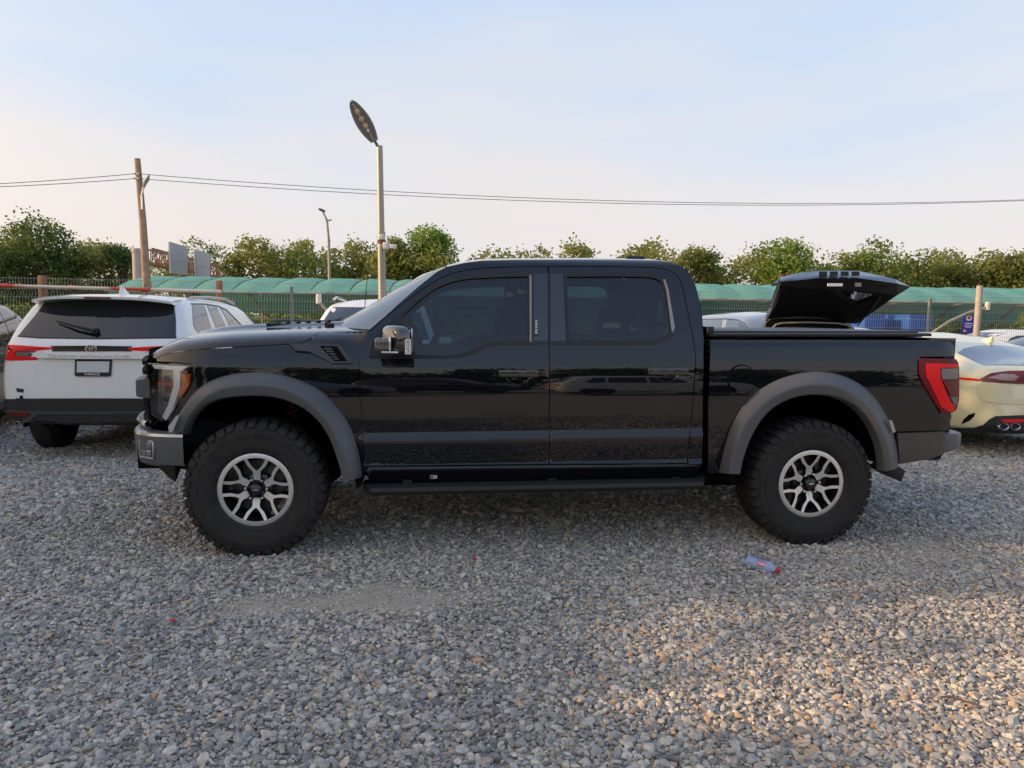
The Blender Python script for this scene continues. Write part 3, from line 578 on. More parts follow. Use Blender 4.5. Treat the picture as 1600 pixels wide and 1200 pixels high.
for (x0, ya, yb, x1, yc, yd), (Ya, Yb), lab in (((266.5, 378, 427, 292.5, 386, 430), (41.6, 44.7), None), ((305.5, 390.5, 433.5, 327.5, 396.5, 437.5), (46.6, 49.8), None)):
    q = [at(x0, ya, Ya)-o0, at(x1, yc, Yb)-o0, at(x1+.6, yd, Yb)-o0, at(x0+2, yb, Ya)-o0]; nrm = (q[1]-q[0]).cross(q[3]-q[0]).normalized(); nrm = nrm if nrm.y < 0 else -nrm
    nrm = nrm if nrm.x > 0 else -nrm; q = [p+nrm*.02 for p in q]; mb = MB(); mb.add(q+[p-nrm*.06 for p in q], [(0, 1, 2, 3), (7, 6, 5, 4), (0, 4, 5, 1), (1, 5, 6, 2), (2, 6, 7, 3), (3, 7, 4, 0)]); sb = mb.build('sign_board', mat('sign_back', (.40, .42, .46), .5, metal=.2, noise=.04), gt_, fixn=True)
    mb = MB(); mb.tube([q[0].lerp(q[3], .54)+nrm*.01, q[1].lerp(q[2], .50)+nrm*.01], .022, 4); mb.tube([q[0]-nrm*.1, q[3]-nrm*.1], .05, 4); mb.tube([q[0].lerp(q[3], .45)-nrm*.1, q[0].lerp(q[3], .35)-nrm*1.0], .05, 4); mb.build('board_seam', mat('seam_white', (.62, .62, .62), .5), sb)
# floodlights on curved arms by the fence
for (lx, ly), path, Y, lab in (((498, 467), ((499, 472), (506, 480), (515, 488), (522, 520)), 13.0, 'small white floodlight on a curved arm left of the white suv roof'), ((1543, 478), ((1540, 481), (1512, 489), (1482, 503), (1450, 524)), 15.4, 'small white floodlight on a long curved arm right of the bare post')):
    q = at(*path[-1], Y); fl_ = thing('floodlight', lab, 'floodlight', (q.x, q.y, 0), 0, 'floodlights on curved arms'); o0 = Vector(fl_.location)
    mb = MB(); mb.tube([at(x, y, Y)-o0 for x, y in path]+[Vector((0, 0, 0))], .032, 8); mb.build('curved_arm', PIPE, fl_, smooth=True, ang=60)
    c = at(lx, ly, Y)-o0; mb = MB(); mb.lathe([(0, -.085), (.05, -.08), (.05, .07), (.03, .085), (0, .085)], 12, 'z', c=c); mb.build('floodlight_can', BOX, fl_, smooth=True, ang=40)
# blue crates stacked behind the fence, banner
BLUE = mat('crate_blue', (.02, .10, .36), .5, noise=.1)
def crate(px, py, Y, w, h, lab, grp='blue crates stacked behind the fence'):
    p = at(px, py, Y); o = thing('plastic_crate', lab, 'crate', (p.x, p.y, p.z-h/2), R(6), grp)
    mb = MB(); mb.box((0, 0, h*.5), (w, .7, h*.94)); mb.box((0, 0, h*.93), (w*1.03, .73, h*.12)); mb.build('crate_body', BLUE, o, bevel=.01)
    for k in range(5): MB().box(((k-2)*w*.21, -.36, h*.48), (w*.03, .02, h*.78)).build('crate_rib', BLUE, o)
    return o
gz = 0
for px, n_, Y, w, nm_ in ((1356, 4, 21.5, .62, 'left'), (1393, 4, 22, .74, 'middle'), (1427, 4, 21.3, .72, 'right')):
    for k in range(n_):
        z = .45*k; p = at(px, 500, Y); crate_ = crate(px, 500, Y, w, .445, '%s crate of the %s blue stack seen through the fence' % (('lowest', 'second lowest', 'second highest', 'topmost')[k], nm_)); crate_.location.z = z*1.0+.0
q = at(1596, 513, 22); c_ = crate(1598, 513, 22, .9, .41, 'single blue crate at the right edge behind the fence', None)
c_.location.z = 1.0
mb = MB(); mb.box((c_.location.x, c_.location.y, .5), (1.0, .8, 1.0)); tag(mb.build('pallet_box', mat('pallet_grey', (.25, .22, .18), .8), None, bevel=.01), 'grey pallet box under the single blue crate at the right edge', 'box')
# blue banner with white and red print, hung on the fence
q0, q1 = at(1504, 494, 14.75), at(1522, 520, 14.75); bn = thing('banner', 'small blue banner with red and white print hanging on the fence', 'banner', ((q0.x+q1.x)/2, q0.y, q1.z), FA); w, h = q1.x-q0.x, q0.z-q1.z
MB().box((0, 0, h/2), (w, .008, h)).build('banner_cloth', mat('banner_blue', (.035, .04, .36), .6), bn)
BW, BR_ = mat('banner_white', (.75, .72, .72), .6), mat('banner_red', (.55, .03, .05), .6)
def disc(m, cx, cz, rx, rz, y, nm_, a0=0, a1=6.2832):
    mb = MB(); P = [(cx+rx*math.cos(a), y, cz+rz*math.sin(a)) for a in np.linspace(a0, a1, 20)]; mb.add([(cx, y, cz)]+P, [(0, i, i+1) for i in range(1, 20)]); return mb.build(nm_, m, bn)
disc(BW, 0, h*.88, w*.27, h*.16, -.006, 'banner_crest'); disc(BR_, 0, h*.91, w*.16, h*.09, -.008, 'banner_crest'); disc(BR_, -w*.42, 0.02, w*.40, h*.16, -.006, 'banner_swoosh', 0, 1.6); disc(BW, -w*.42, 0.02, w*.26, h*.10, -.008, 'banner_swoosh', 0, 1.6)
mb = MB()
for z, wd_, hh in ((.56, .62, .075), (.44, .72, .045), (.34, .5, .06)):
    for k in range(5): mb.box((w*(-.5*wd_+wd_*(k+.5)/5), -.006, h*z), (w*wd_/5*.72, .004, h*hh))
mb.build('banner_text', BW, bn)
# ================================================================== the pickup truck
YAW = R(6.271); TO = Vector((-1.72095, 5.54502, 0))
truck = thing('pickup_truck', 'black crew cab pickup truck with grey wheel arch flares parked side on across the gravel', 'pickup truck', TO, YAW)
cY, sY = math.cos(YAW), math.sin(YAW)
def to_truck(v): x, y = v[0]-TO.x, v[1]-TO.y; return np.array([cY*x+sY*y, -sY*x+cY*y, v[2]])
CAMT = to_truck((0, 0, EYE))
def tray(px, py): d = ray(px, py); return np.array([cY*d[0]+sY*d[1], -sY*d[0]+cY*d[1], d[2]])
def tpl(px, py, y):                                     # sight line on the plane y = const of the truck
    d = tray(px, py); t = (y-CAMT[1])/d[1]; return CAMT+d*t
# body section: tilt of the skin from vertical against height, integrated into half width
def mkprof(tab):
    z = np.arange(.30, 2.04, .002); t = np.tan(np.radians(np.interp(z, *zip(*tab)))); b = -np.cumsum(t)*.002; return z, b-np.interp(1.215, z, b)+1.0
T_DOOR = [(.30, -38), (.50, -26), (.565, -15), (.570, 42), (.586, 42), (.590, -7), (.742, -6), (.747, 23), (.794, 23), (.799, -5), (.90, -3), (1.03, .5), (1.15, 3.5), (1.211, 5), (1.2165, 13.5), (1.30, 16), (1.40, 19), (1.80, 21), (1.87, 26), (1.90, 42), (1.93, 66), (1.95, 78), (2.04, 80)]
T_FEND = [(.30, -30), (.55, -15), (.80, -6), (1.0, 0), (1.15, 3.5), (1.211, 5), (1.2165, 13), (1.29, 18), (1.345, 30), (1.385, 48), (1.425, 69), (1.445, 80), (2.04, 82)]
T_BED = [(.30, -30), (.52, -18), (.60, -5), (.80, -3), (.95, -1), (1.10, 2), (1.185, 5), (1.235, 12), (1.30, 13), (1.335, 14), (1.350, 34), (1.365, 34), (1.378, 12), (1.43, 10), (1.445, 60), (2.04, 70)]
ZP, B_DOOR = mkprof(T_DOOR); _, B_FEND = mkprof(T_FEND); _, B_BED = mkprof(T_BED)
ZT_S = [-.72, -.66, -.60, -.50, -.2, .18, .45, .70]; ZT_Z = [1.27, 1.315, 1.345, 1.372, 1.405, 1.425, 1.437, 1.445]
def half(s, z):
    s = np.asarray(s, float); z = np.asarray(z, float); zz = z-.012*(s-1.2)
    bd = np.interp(zz, ZP, B_DOOR); bb = np.interp(zz, ZP, B_BED)
    zt = np.interp(s, ZT_S, ZT_Z); zf = np.where(z > 1.215, 1.215+(z-1.215)*(1.444-1.215)/(zt-1.215), z); bf = np.interp(zf, ZP, B_FEND)
    wf = np.clip((.70-s)/.14, 0, 1); wf = wf*wf*(3-2*wf); wb = np.where(s > 2.925, 1., 0.)
    b = bd*(1-wf)*(1-wb)+bf*wf*(1-wb)+bb*wb
    b = b-.77*np.clip(-.25-s, 0, None)**2                        # the front draws in towards the nose
    b = b-1.2*np.clip(s-4.60, 0, None)**2                        # and the tail a little
    b = b-.05*np.clip(1.25-s, 0, 1)*np.clip(z-1.25, 0, 1)        # cab narrower towards the windscreen
    return b
def side(V, sg=-1): return np.c_[V[:, 0], sg*half(V[:, 0], V[:, 1]), V[:, 1]]
def PT(pts, B=None):                                            # sight lines met with the flank -> (s,z) outline
    o = []
    for px, py in pts:
        b = 1.0 if B is None else B; p = tpl(px, py, -b)
        if B is None:
            for _ in range(12): b = .5*b+.5*float(half(p[0], p[2])); p = tpl(px, py, -b)
        o.append((float(p[0]), float(p[2])))
    return o
def rk(c): return lambda s: c+.012*(np.asarray(s)-1.2)
CREASES = [rk(c) for c in (.5705, .586, .590, .7425, .7468, .7942, .7990, 1.2112, 1.2163)]; FCREASE = [lambda s: np.full(np.shape(s), 1.2112), lambda s: np.full(np.shape(s), 1.2163)]; BCREASE = [rk(c) for c in (1.336, 1.351, 1.364, 1.378, 1.43, 1.443)]
def flank(name, outer, mats, holes=(), depth=.018, off=0., res=.05, gap=.0025, parent=None, both=True, lines=()):
    r = []
    for sg in ((-1, 1) if both else (-1,)):
        par = truck if parent is None else (parent[0] if sg < 0 else parent[1]) if isinstance(parent, (list, tuple)) else parent
        r.append(surfpatch(name, outer, lambda V, g=sg: side(V, g), mats, par, holes, depth, off, res, (0, sg, .2), gap, lines))
    return r
# ---- traced outlines (flank coordinates)
FL_O = [(262, 679), (270, 662), (279, 649), (295, 623.5), (314, 603), (339, 590), (371, 583), (406, 581), (441, 585), (472, 595), (501, 609), (523, 630), (542, 655), (555, 684), (562.6, 715), (566, 744)]
FL_M = [(272, 680), (280, 663), (290, 650), (304.5, 633), (322, 617), (345, 607), (373, 602), (402, 601), (433, 604), (460, 613), (485, 628), (505, 648), (522, 674), (536, 703), (546, 728), (550, 749)]
FL_I = [(279, 684), (285, 669), (297, 651), (311, 637), (328, 627.5), (346, 622), (371, 619), (400, 618), (428, 620), (455, 628), (478, 640), (499, 659), (515, 684), (525, 711), (532, 734), (536, 752)]
RL_O = [(1123, 738), (1127, 718), (1131, 703), (1140, 671), (1156, 639), (1178, 614), (1207, 596), (1238, 585), (1270, 580), (1302, 582), (1330, 592), (1352, 606), (1371, 627), (1386, 652), (1396, 680), (1401, 706), (1402, 728)]
RL_M = [(1138, 740), (1141, 722), (1147, 703), (1157, 675), (1172, 652), (1191, 632), (1213, 616), (1240, 605), (1272, 599), (1302, 602), (1326, 611), (1347, 627), (1364, 647), (1377, 671), (1387, 695), (1391, 715), (1392, 734)]
RL_I = [(1157, 741), (1160, 724), (1165, 706), (1174, 683), (1187, 660), (1203, 641), (1221, 629), (1243, 620), (1271, 616), (1301, 618), (1324, 626), (1344, 639), (1359, 656), (1371, 677), (1379, 700), (1382, 718), (1383, 737)]
W_F = PT([(628, 491), (641, 479), (658, 464), (674, 452), (690, 444), (707, 437.5), (733, 433), (780, 430.5), (827, 429.5), (827, 534.5), (790, 535), (770, 537), (757, 540), (742, 547), (726, 554), (710, 557), (652, 557.5), (643, 551), (635, 528), (630, 505)])
W_R = PT([(883, 430), (945, 429.5), (1005, 430), (1023, 432), (1035, 438), (1041, 452), (1047, 487), (1050.5, 510), (1048, 522), (1038, 528), (1020, 534), (950, 535), (887.5, 535)])
DOOR_F = PT([(568.5, 728), (567, 690), (564, 630), (561.8, 590), (561.6, 570), (563.5, 548), (568, 533), (577, 518), (600, 498), (627, 476.5), (660, 452), (687, 435.5), (707, 427), (728, 422), (753, 419), (800, 417), (856, 416.5), (857, 530), (857.5, 640), (857.5, 725.5)])
DOOR_R = PT([(858.5, 725.5), (858.5, 640), (858, 530), (857, 416.5), (953, 416.5), (1020, 418), (1042, 421), (1056, 428), (1063, 439), (1068, 455), (1075, 490), (1083, 530), (1087, 556), (1085, 593), (1082, 640), (1078, 685), (1075, 724)])
SIL = [(577, 515), (600, 496), (622, 476), (652, 450), (682, 426), (698, 417.5), (727, 411), (753, 407.5), (800, 406), (900, 405), (953, 405), (1027, 406.5), (1046, 410)]
SILS = [tpl(x, y, -(.93-.25*min(1, max(0, (515-y)/100)))) for x, y in SIL]; SILS = [(float(p[0]), float(p[2])) for p in SILS]
BACK = PT([(1058, 414), (1072, 421), (1081, 432), (1087, 447), (1093, 470), (1097, 492), (1100, 530), (1099.5, 560), (1098.5, 613), (1098, 670), (1097, 727)])
CAB = SILS+BACK+PT([(1076, 727)])+DOOR_R[::-1][0:13]+DOOR_F[::-1][3:16][0:]
def arcz(pts, B): return PT(pts, B)
FENDER = PT([(244, 560), (256, 554), (280, 549), (330, 544.5), (390, 541), (453, 537.5), (470, 536), (484, 531), (499, 519.5)])+[SILS[0]]+DOOR_F[1:8][::-1]+PT([(568.5, 728), (568, 744), (552, 744)])+PT(FL_M[::-1][1:], 1.06)+PT([(262, 668), (264, 655), (283, 628), (298, 605), (301.5, 583), (299.5, 569), (275, 566.5), (245, 565)])
HLIGHT = PT([(231.5, 566), (250, 567), (275, 568), (297.5, 570.5), (299.5, 583), (296, 605), (281, 627), (262, 654), (256, 661), (246, 655), (236, 649)])
BED = PT([(1109, 531), (1200, 530.5), (1330, 530.5), (1460, 531), (1484, 533), (1491, 540), (1492, 557), (1438, 558), (1433.5, 562), (1433.5, 583), (1439.5, 599), (1468, 646), (1488, 648), (1481, 672), (1398, 675)])+PT(RL_M[::-1][3:], 1.06)+PT([(1112, 741), (1104, 738), (1106, 640), (1108, 580)])
TLIGHT = PT([(1438, 559), (1492, 560.5), (1496, 566), (1497.5, 575), (1497, 626), (1493, 641), (1483, 646.5), (1469.6, 645.5), (1440, 597), (1434.5, 583), (1434.5, 563)])
HOODLINE = PT([(244, 560), (256, 554), (280, 549), (330, 544.5), (390, 541), (453, 537.5), (470, 536), (484, 531), (499, 519.5)])
# ---- inner body shell behind the shut lines, with window and arch openings
shell_o = [(s, z) for s, z in SILS]+BACK+[(2.9, .47), (.70, .47)]+PT([(568, 744), (552, 744)])+PT(FL_M[::-1][1:], 1.06)+PT([(262, 668), (262, 654), (262, 600), (262, 556)])+HOODLINE[3:]
flank('body_shell', shell_o, BLACK, [inset(W_F, -.01), inset(W_R, -.01)], .0, -.024, .07, 0)
# ---- panels
fd = flank('front_door', DOOR_F, BLACK, [W_F], lines=CREASES); rd = flank('rear_door', DOOR_R, BLACK, [W_R], lines=CREASES)
flank('cab_side', CAB, BLACK, res=.03, lines=CREASES)
fen = flank('fender', FENDER, BLACK, res=.04, lines=FCREASE); bed = flank('bed_side', BED, BLACK, [], res=.04, lines=BCREASE)
for W_, par in ((W_F, fd), (W_R, rd)):
    flank('window_seal', inset(W_, -.012), DARKPL, [inset(W_, .011)], .014, .002, .05, 0, par)
    flank('window', inset(W_, .002), TINT, [], .0, -.010, .06, 0, par)
MIRSAIL = PT([(627.5, 489), (634, 508), (641, 534), (648, 557), (577, 557.5), (578, 546), (584, 530), (596, 514)])
flank('mirror_sail', MIRSAIL, DARKPL, [], .01, .006, .05, 0, fd)
flank('window_trim', PT([(827.5, 430), (830.2, 430), (830.2, 534.5), (827.5, 534.5)]), mat('trim_bronze', (.30, .26, .23), .35, metal=.7), [], .01, .008, .08, 0, fd)
flank('pillar_cover', PT([(834, 428), (856, 428), (856, 533), (834, 533)]), mat('gloss_black_trim', (.006, .006, .007), .12, coat=1.), [], .008, .004, .06, 0, fd)
flank('pillar_cover', PT([(860, 428), (880, 428), (884, 533), (860, 533)]), MATS['gloss_black_trim'], [], .008, .004, .06, 0, rd)
flank('window_trim', PT([(1036, 437), (1039, 437), (1044, 452), (1054, 512), (1051, 520), (1049, 515), (1041, 455)]), MATS['trim_bronze'], [], .008, .006, .06, 0, rd)
kp = flank('keypad', PT([(834, 498), (840, 498), (841, 525), (834.5, 525)]), MATS['gloss_black_trim'], [], .02, .014, .05, 0, fd)
for k in range(5):
    y = 502+k*4.4; flank('keypad_button', PT([(836, y), (839, y), (839, y+2.6), (836, y+2.6)]), mat('keypad_mark', (.45, .47, .5), .4), [], .004, .017, .05, 0, fd)
# belt moulding and roof seam are thin dark strips
flank('belt_moulding', PT([(652, 557.5), (712, 557), (728, 554), (744, 547), (759, 540), (771, 537), (856, 535.5), (856, 537.5), (773, 539.5), (761, 542.5), (746, 550), (730, 557), (712, 560), (577, 560.5), (577, 558)]), DARKPL, [], .008, .003, .06, 0, fd)
flank('belt_moulding', PT([(860, 535.5), (1021, 535), (1039, 529), (1042, 530.5), (1023, 538), (860, 538.5)]), DARKPL, [], .008, .003, .06, 0, rd)
# ---- hood, roof, windscreen, back window: sheets across the truck
def cross(rows, crown, n=25, bulge=0., dome=None, ex=2):
    P = []
    for i, (s, b, z) in enumerate(rows):
        row = []
        for k in range(n):
            t = -1+2*k/(n-1); h = z+crown*(1-abs(t)**ex)
            if dome: h += dome(s, t)
            row.append((s-bulge*(1-abs(t)**ex), t*b, h))
        P.append(row)
    return P
hs = np.linspace(-.70, .715, 23); hm = MB()
zt = np.interp(hs, ZT_S, ZT_Z)
def dome(s, t):
    a = min(1, max(0, (s+.68)/.35)); w = abs(t); d = 0
    if w < .62: d = .030*a*min(1, (.62-w)/.10)
    return d
hm.grid(cross([(s, float(half(s, z-.004)), z-.004) for s, z in zip(hs, zt)], .035, 41, 0, dome, 4), flip=False)
hl = sorted(HOODLINE+[(SILS[0][0]+.02, SILS[0][1]-.012)]); shp = [(s, float(np.interp(s, [p[0] for p in hl], [p[1] for p in hl]))) for s in np.linspace(-.66, .70, 46)]
for sg in (-1, 1):
    P = []
    for s, z0 in shp:
        z1 = float(np.interp(s, ZT_S, ZT_Z))-.003
        P.append([(s, sg*float(half(s, z0+(z1-z0)*t)), z0+(z1-z0)*t) for t in np.linspace(.03, 1, 10)])
    hm.grid(P, flip=(sg > 0))
# nose lip of the hood
hm.grid([[(-.70-.06*(1-t*t)+.02*j, t*float(half(-.70, 1.27))*(1), 1.267+.035*(1-abs(t)**4)-.028*j) for t in np.linspace(-1, 1, 41)] for j in range(3)])
hood = hm.build('hood', BLACK, truck, smooth=True, ang=40, weld=True, fixn=True)
for sg in (-1, 1):
    vm = MB()
    for k in range(6): vm.box((.02+.07*k, sg*.27, 1.476+.004*k), (.035, .26, .012), Matrix.Rotation(R(-20), 3, 'Y'))
    vm.box((.20, sg*.27, 1.470), (.50, .32, .012)); vm.build('hood_vent', DARKPL, hood, bevel=.003)
rr = [(s, float(half(s, z)), z) for s, z in SILS]
wz = rr[:6]
ws = MB(); ws.grid(cross([(s, b-.012, z-.006) for s, b, z in wz], .0, 21, 0, None, 2)); 
ws = MB(); ws.grid([[(s-(.30*(1-i/5.2)+.05)*(1-t*t), t*(b-.01), z+.012*(1-t*t)) for t in np.linspace(-1, 1, 25)] for i, (s, b, z) in enumerate(wz)])
ws.build('windscreen', WINDSH, truck, smooth=True, ang=60, fixn=True)
rf = [rr[5]]+rr[6:]+[(BACK[0][0], float(half(*BACK[0])), BACK[0][1])]
rm = MB(); rm.grid(cross([(s, b, z-.002) for s, b, z in rf], .045, 31, 0, None, 2.4))
rm.grid([[(s-.05*(1-t*t)*(1 if i == 0 else 0), t*b, z) for t in np.linspace(-1, 1, 31)] for i, (s, b, z) in enumerate([(rf[0][0], rf[0][1], rf[0][2]), (rf[0][0]+.001, rf[0][1], rf[0][2])])])
rm.build('roof', BLACK, truck, smooth=True, ang=50, weld=True, fixn=True)
bk = [(s, float(half(s, z)), z) for s, z in BACK]
bm_ = MB(); bm_.grid([[(s+.02*(1-t*t), t*b, z) for t in np.linspace(-1, 1, 21)] for s, b, z in bk]); bm_.build('cab_back', BLACK, truck, smooth=True, ang=60, fixn=True)
MB().box((2.92, 0, 1.66), (.012, 1.25, .34)).build('back_window', DARKGL, truck, bevel=.004)
fn_ = MB(); fn_.box((2.62, -.28, 1.99), (.22, .07, .05), taper=.55); fn_.build('antenna_fin', DARKPL, truck, bevel=.012)
MB().tube([(.50, .80, 1.40), (.53, .80, 1.75), (.57, .81, 2.15)], .0035, 6).build('mast_antenna', DARKPL, truck)
# cowl and wipers
cw = MB(); cw.grid([[(s0-(.35)*(1-t*t), t*.86, z0) for t in np.linspace(-1, 1, 15)] for s0, z0 in ((.56, 1.37), (.72, 1.39))]); cw.box((.40, -.50, 1.468), (.05, .03, .03)); cw.tube([(.36, -.45, 1.48), (.42, -.05, 1.52)], .010, 6)
cw.tube([(.36, .25, 1.48), (.42, .65, 1.50)], .010, 6); cw.build('wiper_cowl', DARKPL, truck, bevel=.004)
# ---- fender vent badge
ve = PT([(453, 539.6), (495, 539), (532, 541), (551, 566), (551, 568.5), (520, 568.5), (485, 551), (463, 549.5)])
vn = flank('fender_vent', ve, mat('vent_grey', (.045, .048, .052), .4), [], .03, .020, .04, 0, fen)

vi = PT([(500, 543), (527, 543.5), (543, 565), (524, 565.5)])
flank('vent_opening', vi, WELL, [], .004, .0225, .03, 0, fen)
for k in range(5):
    a = .15+.17*k; x0 = 503+a*24; y0 = 543+a*22
    flank('vent_slat', PT([(x0, y0), (x0+13-a*7, y0-.4+a*1), (x0+14-a*7, y0+2.2), (x0+1.2, y0+2.4)]), MATS['vent_grey'], [], .006, .026, .03, 0, fen)
# ---- wheel arch flares: lofted from body edge over a crest to the inner lip
def resample(pts, n):
    q = np.array(pts); d = np.r_[0, np.cumsum(np.linalg.norm(np.diff(q, axis=0), axis=1))]; t = np.linspace(0, d[-1], n); return np.c_[np.interp(t, d, q[:, 0]), np.interp(t, d, q[:, 1])]
def smooth1(q, it=2):
    q = q.copy()
    for _ in range(it): q[1:-1] = .25*q[:-2]+.5*q[1:-1]+.25*q[2:]
    return q
def flare(O, M, I, name='wheel_flare'):
    n = 49; o = smooth1(resample(PT(O), n)); m = smooth1(resample(PT(M, 1.095), n)); i = smooth1(resample(PT(I, 1.085), n))
    for sg in (-1, 1):
        P = []
        for a in range(n):
            so, zo = o[a]; sm, zm = m[a]; si, zi = i[a]; bo = float(half(so, zo)); nose = max(0, -.25-so)*1.1; tail = 0.
            bm2 = max(bo+.03, 1.10-.5*nose**2*2); dx, dz = sm-so, zm-zo
            c = np.array([si-sm, zi-zm]); l = np.linalg.norm(c); c /= l+1e-9
            pts = [(so, bo-.012, zo), (so, bo+.010, zo), (so+.10*dx, bo+.022+.05*(bm2-bo), zo+.10*dz)]
            for t in (.3, .55, .8, .95): pts.append((so+dx*t, bo+.022+(bm2-bo-.022)*(1-(1-t)**1.25), zo+dz*t))
            pts += [(sm, bm2, zm), (sm+.008*c[0], bm2+.001, zm+.008*c[1]), ((sm+si)/2, bm2-.004, (zm+zi)/2), (si-.006*c[0], bm2-.014, zi-.006*c[1]), (si, bm2-.020, zi), (si+.003*c[0], bm2-.032, zi+.003*c[1]), (si+.01*c[0], bm2-.10, zi+.01*c[1])]
            P.append([(s, sg*b, z) for s, b, z in pts])
        mb = MB(); mb.grid(P, flip=(sg < 0)); k = len(P[0])
        mb.add(P[0], [tuple(range(k))]); mb.add(P[-1], [tuple(range(k))])
        mb.build(name, GREYPL, truck, smooth=True, ang=17, weld=True, fixn=True)
flare(FL_O, FL_M, FL_I); flare(RL_O, RL_M, RL_I)
# side marker lamps on the flares
flank('side_marker', PT([(263, 668), (277, 650), (281, 650), (276, 662), (269, 676), (264, 676)], 1.06), mat('marker_lens', (.40, .40, .40), .2, coat=.5), [], .01, .055, .04, 0)
flank('side_marker', PT([(1386, 655), (1391, 656), (1397, 673), (1393, 675)], 1.06), MATS['marker_lens'], [], .02, .075, .04, 0)
# wheel wells
for I_, c0 in ((FL_I, 0.), (RL_I, 3.67)):
    i = resample(PT(I_, 1.085), 25)
    for sg in (-1, 1):
        mb = MB(); P = [[(s+(s-c0)*.06*(j > 0), sg*b, z+.03*(j > 0)) for j, b in enumerate((1.0, .9, .45))] for s, z in i]; mb.grid(P, flip=(sg > 0))
        mb.add([(p[2][0], sg*.45, p[2][2]) for p in P], [tuple(range(len(P)))])
        mb.build('wheel_well', WELL, truck)
for sg in (-1, 1):
    for s0 in (.62, 3.12): MB().box((s0, sg*.80, .55), (.03, .46, .22), Matrix.Rotation(R(-10), 3, 'Y')).build('splash_guard', WELL, truck, bevel=.004)
# ---- fuel door
fc = PT([(1159, 593.5)])[0]; fo = [(fc[0]+.094*math.cos(a), fc[1]+.094*math.sin(a)) for a in np.linspace(0, 2*math.pi, 33)[:-1]]
flank('fuel_door', fo, BLACK, [], .010, .010, .03, 0, bed, True)
flank('fuel_door_ring', [(fc[0]+.103*math.cos(a), fc[1]+.103*math.sin(a)) for a in np.linspace(0, 2*math.pi, 33)[:-1]], WELL, [fo], .002, .0015, .05, 0, bed)
# ---- door handles
for (x0, x1, y), par in (((778, 840, 584), fd), ((1010, 1072, 581), rd)):
    a = PT([(x0, y)])[0]; b = PT([(x1, y)])[0]; c = ((a[0]+b[0])/2, (a[1]+b[1])/2); w = b[0]-a[0]
    cup = [(c[0]+.085*math.cos(t), c[1]-.020+.062*math.sin(t)) for t in np.linspace(0, 2*math.pi, 25)[:-1]]
    flank('handle_cup', cup, BLACK, [], .003, .0022, .02, 0, par)
    for sg, pr in ((-1, par[0]), (1, par[1])):
        h = float(half(*c)); arc = [(c[0]+.075*math.cos(t), sg*(h+.003), c[1]-.018+.050*math.sin(t)) for t in np.linspace(math.pi, 2*math.pi, 17)]; MB().tube(arc, .0035, 6).build('handle_recess', MATS['gloss_black_trim'], pr, smooth=True); mb = MB(); mb.box((c[0], sg*(h+.040), c[1]+.004), (w, .024, .048)); mb.build('door_handle', mat('handle_gloss', (.020, .021, .025), .15, coat=1.), pr, bevel=.009, seg=3)
        mb = MB(); mb.box((a[0]+.02, sg*(h+.013), c[1]), (.03, .03, .034)); mb.box((b[0]-.02, sg*(h+.013), c[1]), (.03, .03, .034)); mb.build('handle_base', MATS['gloss_black_trim'], pr, bevel=.005)
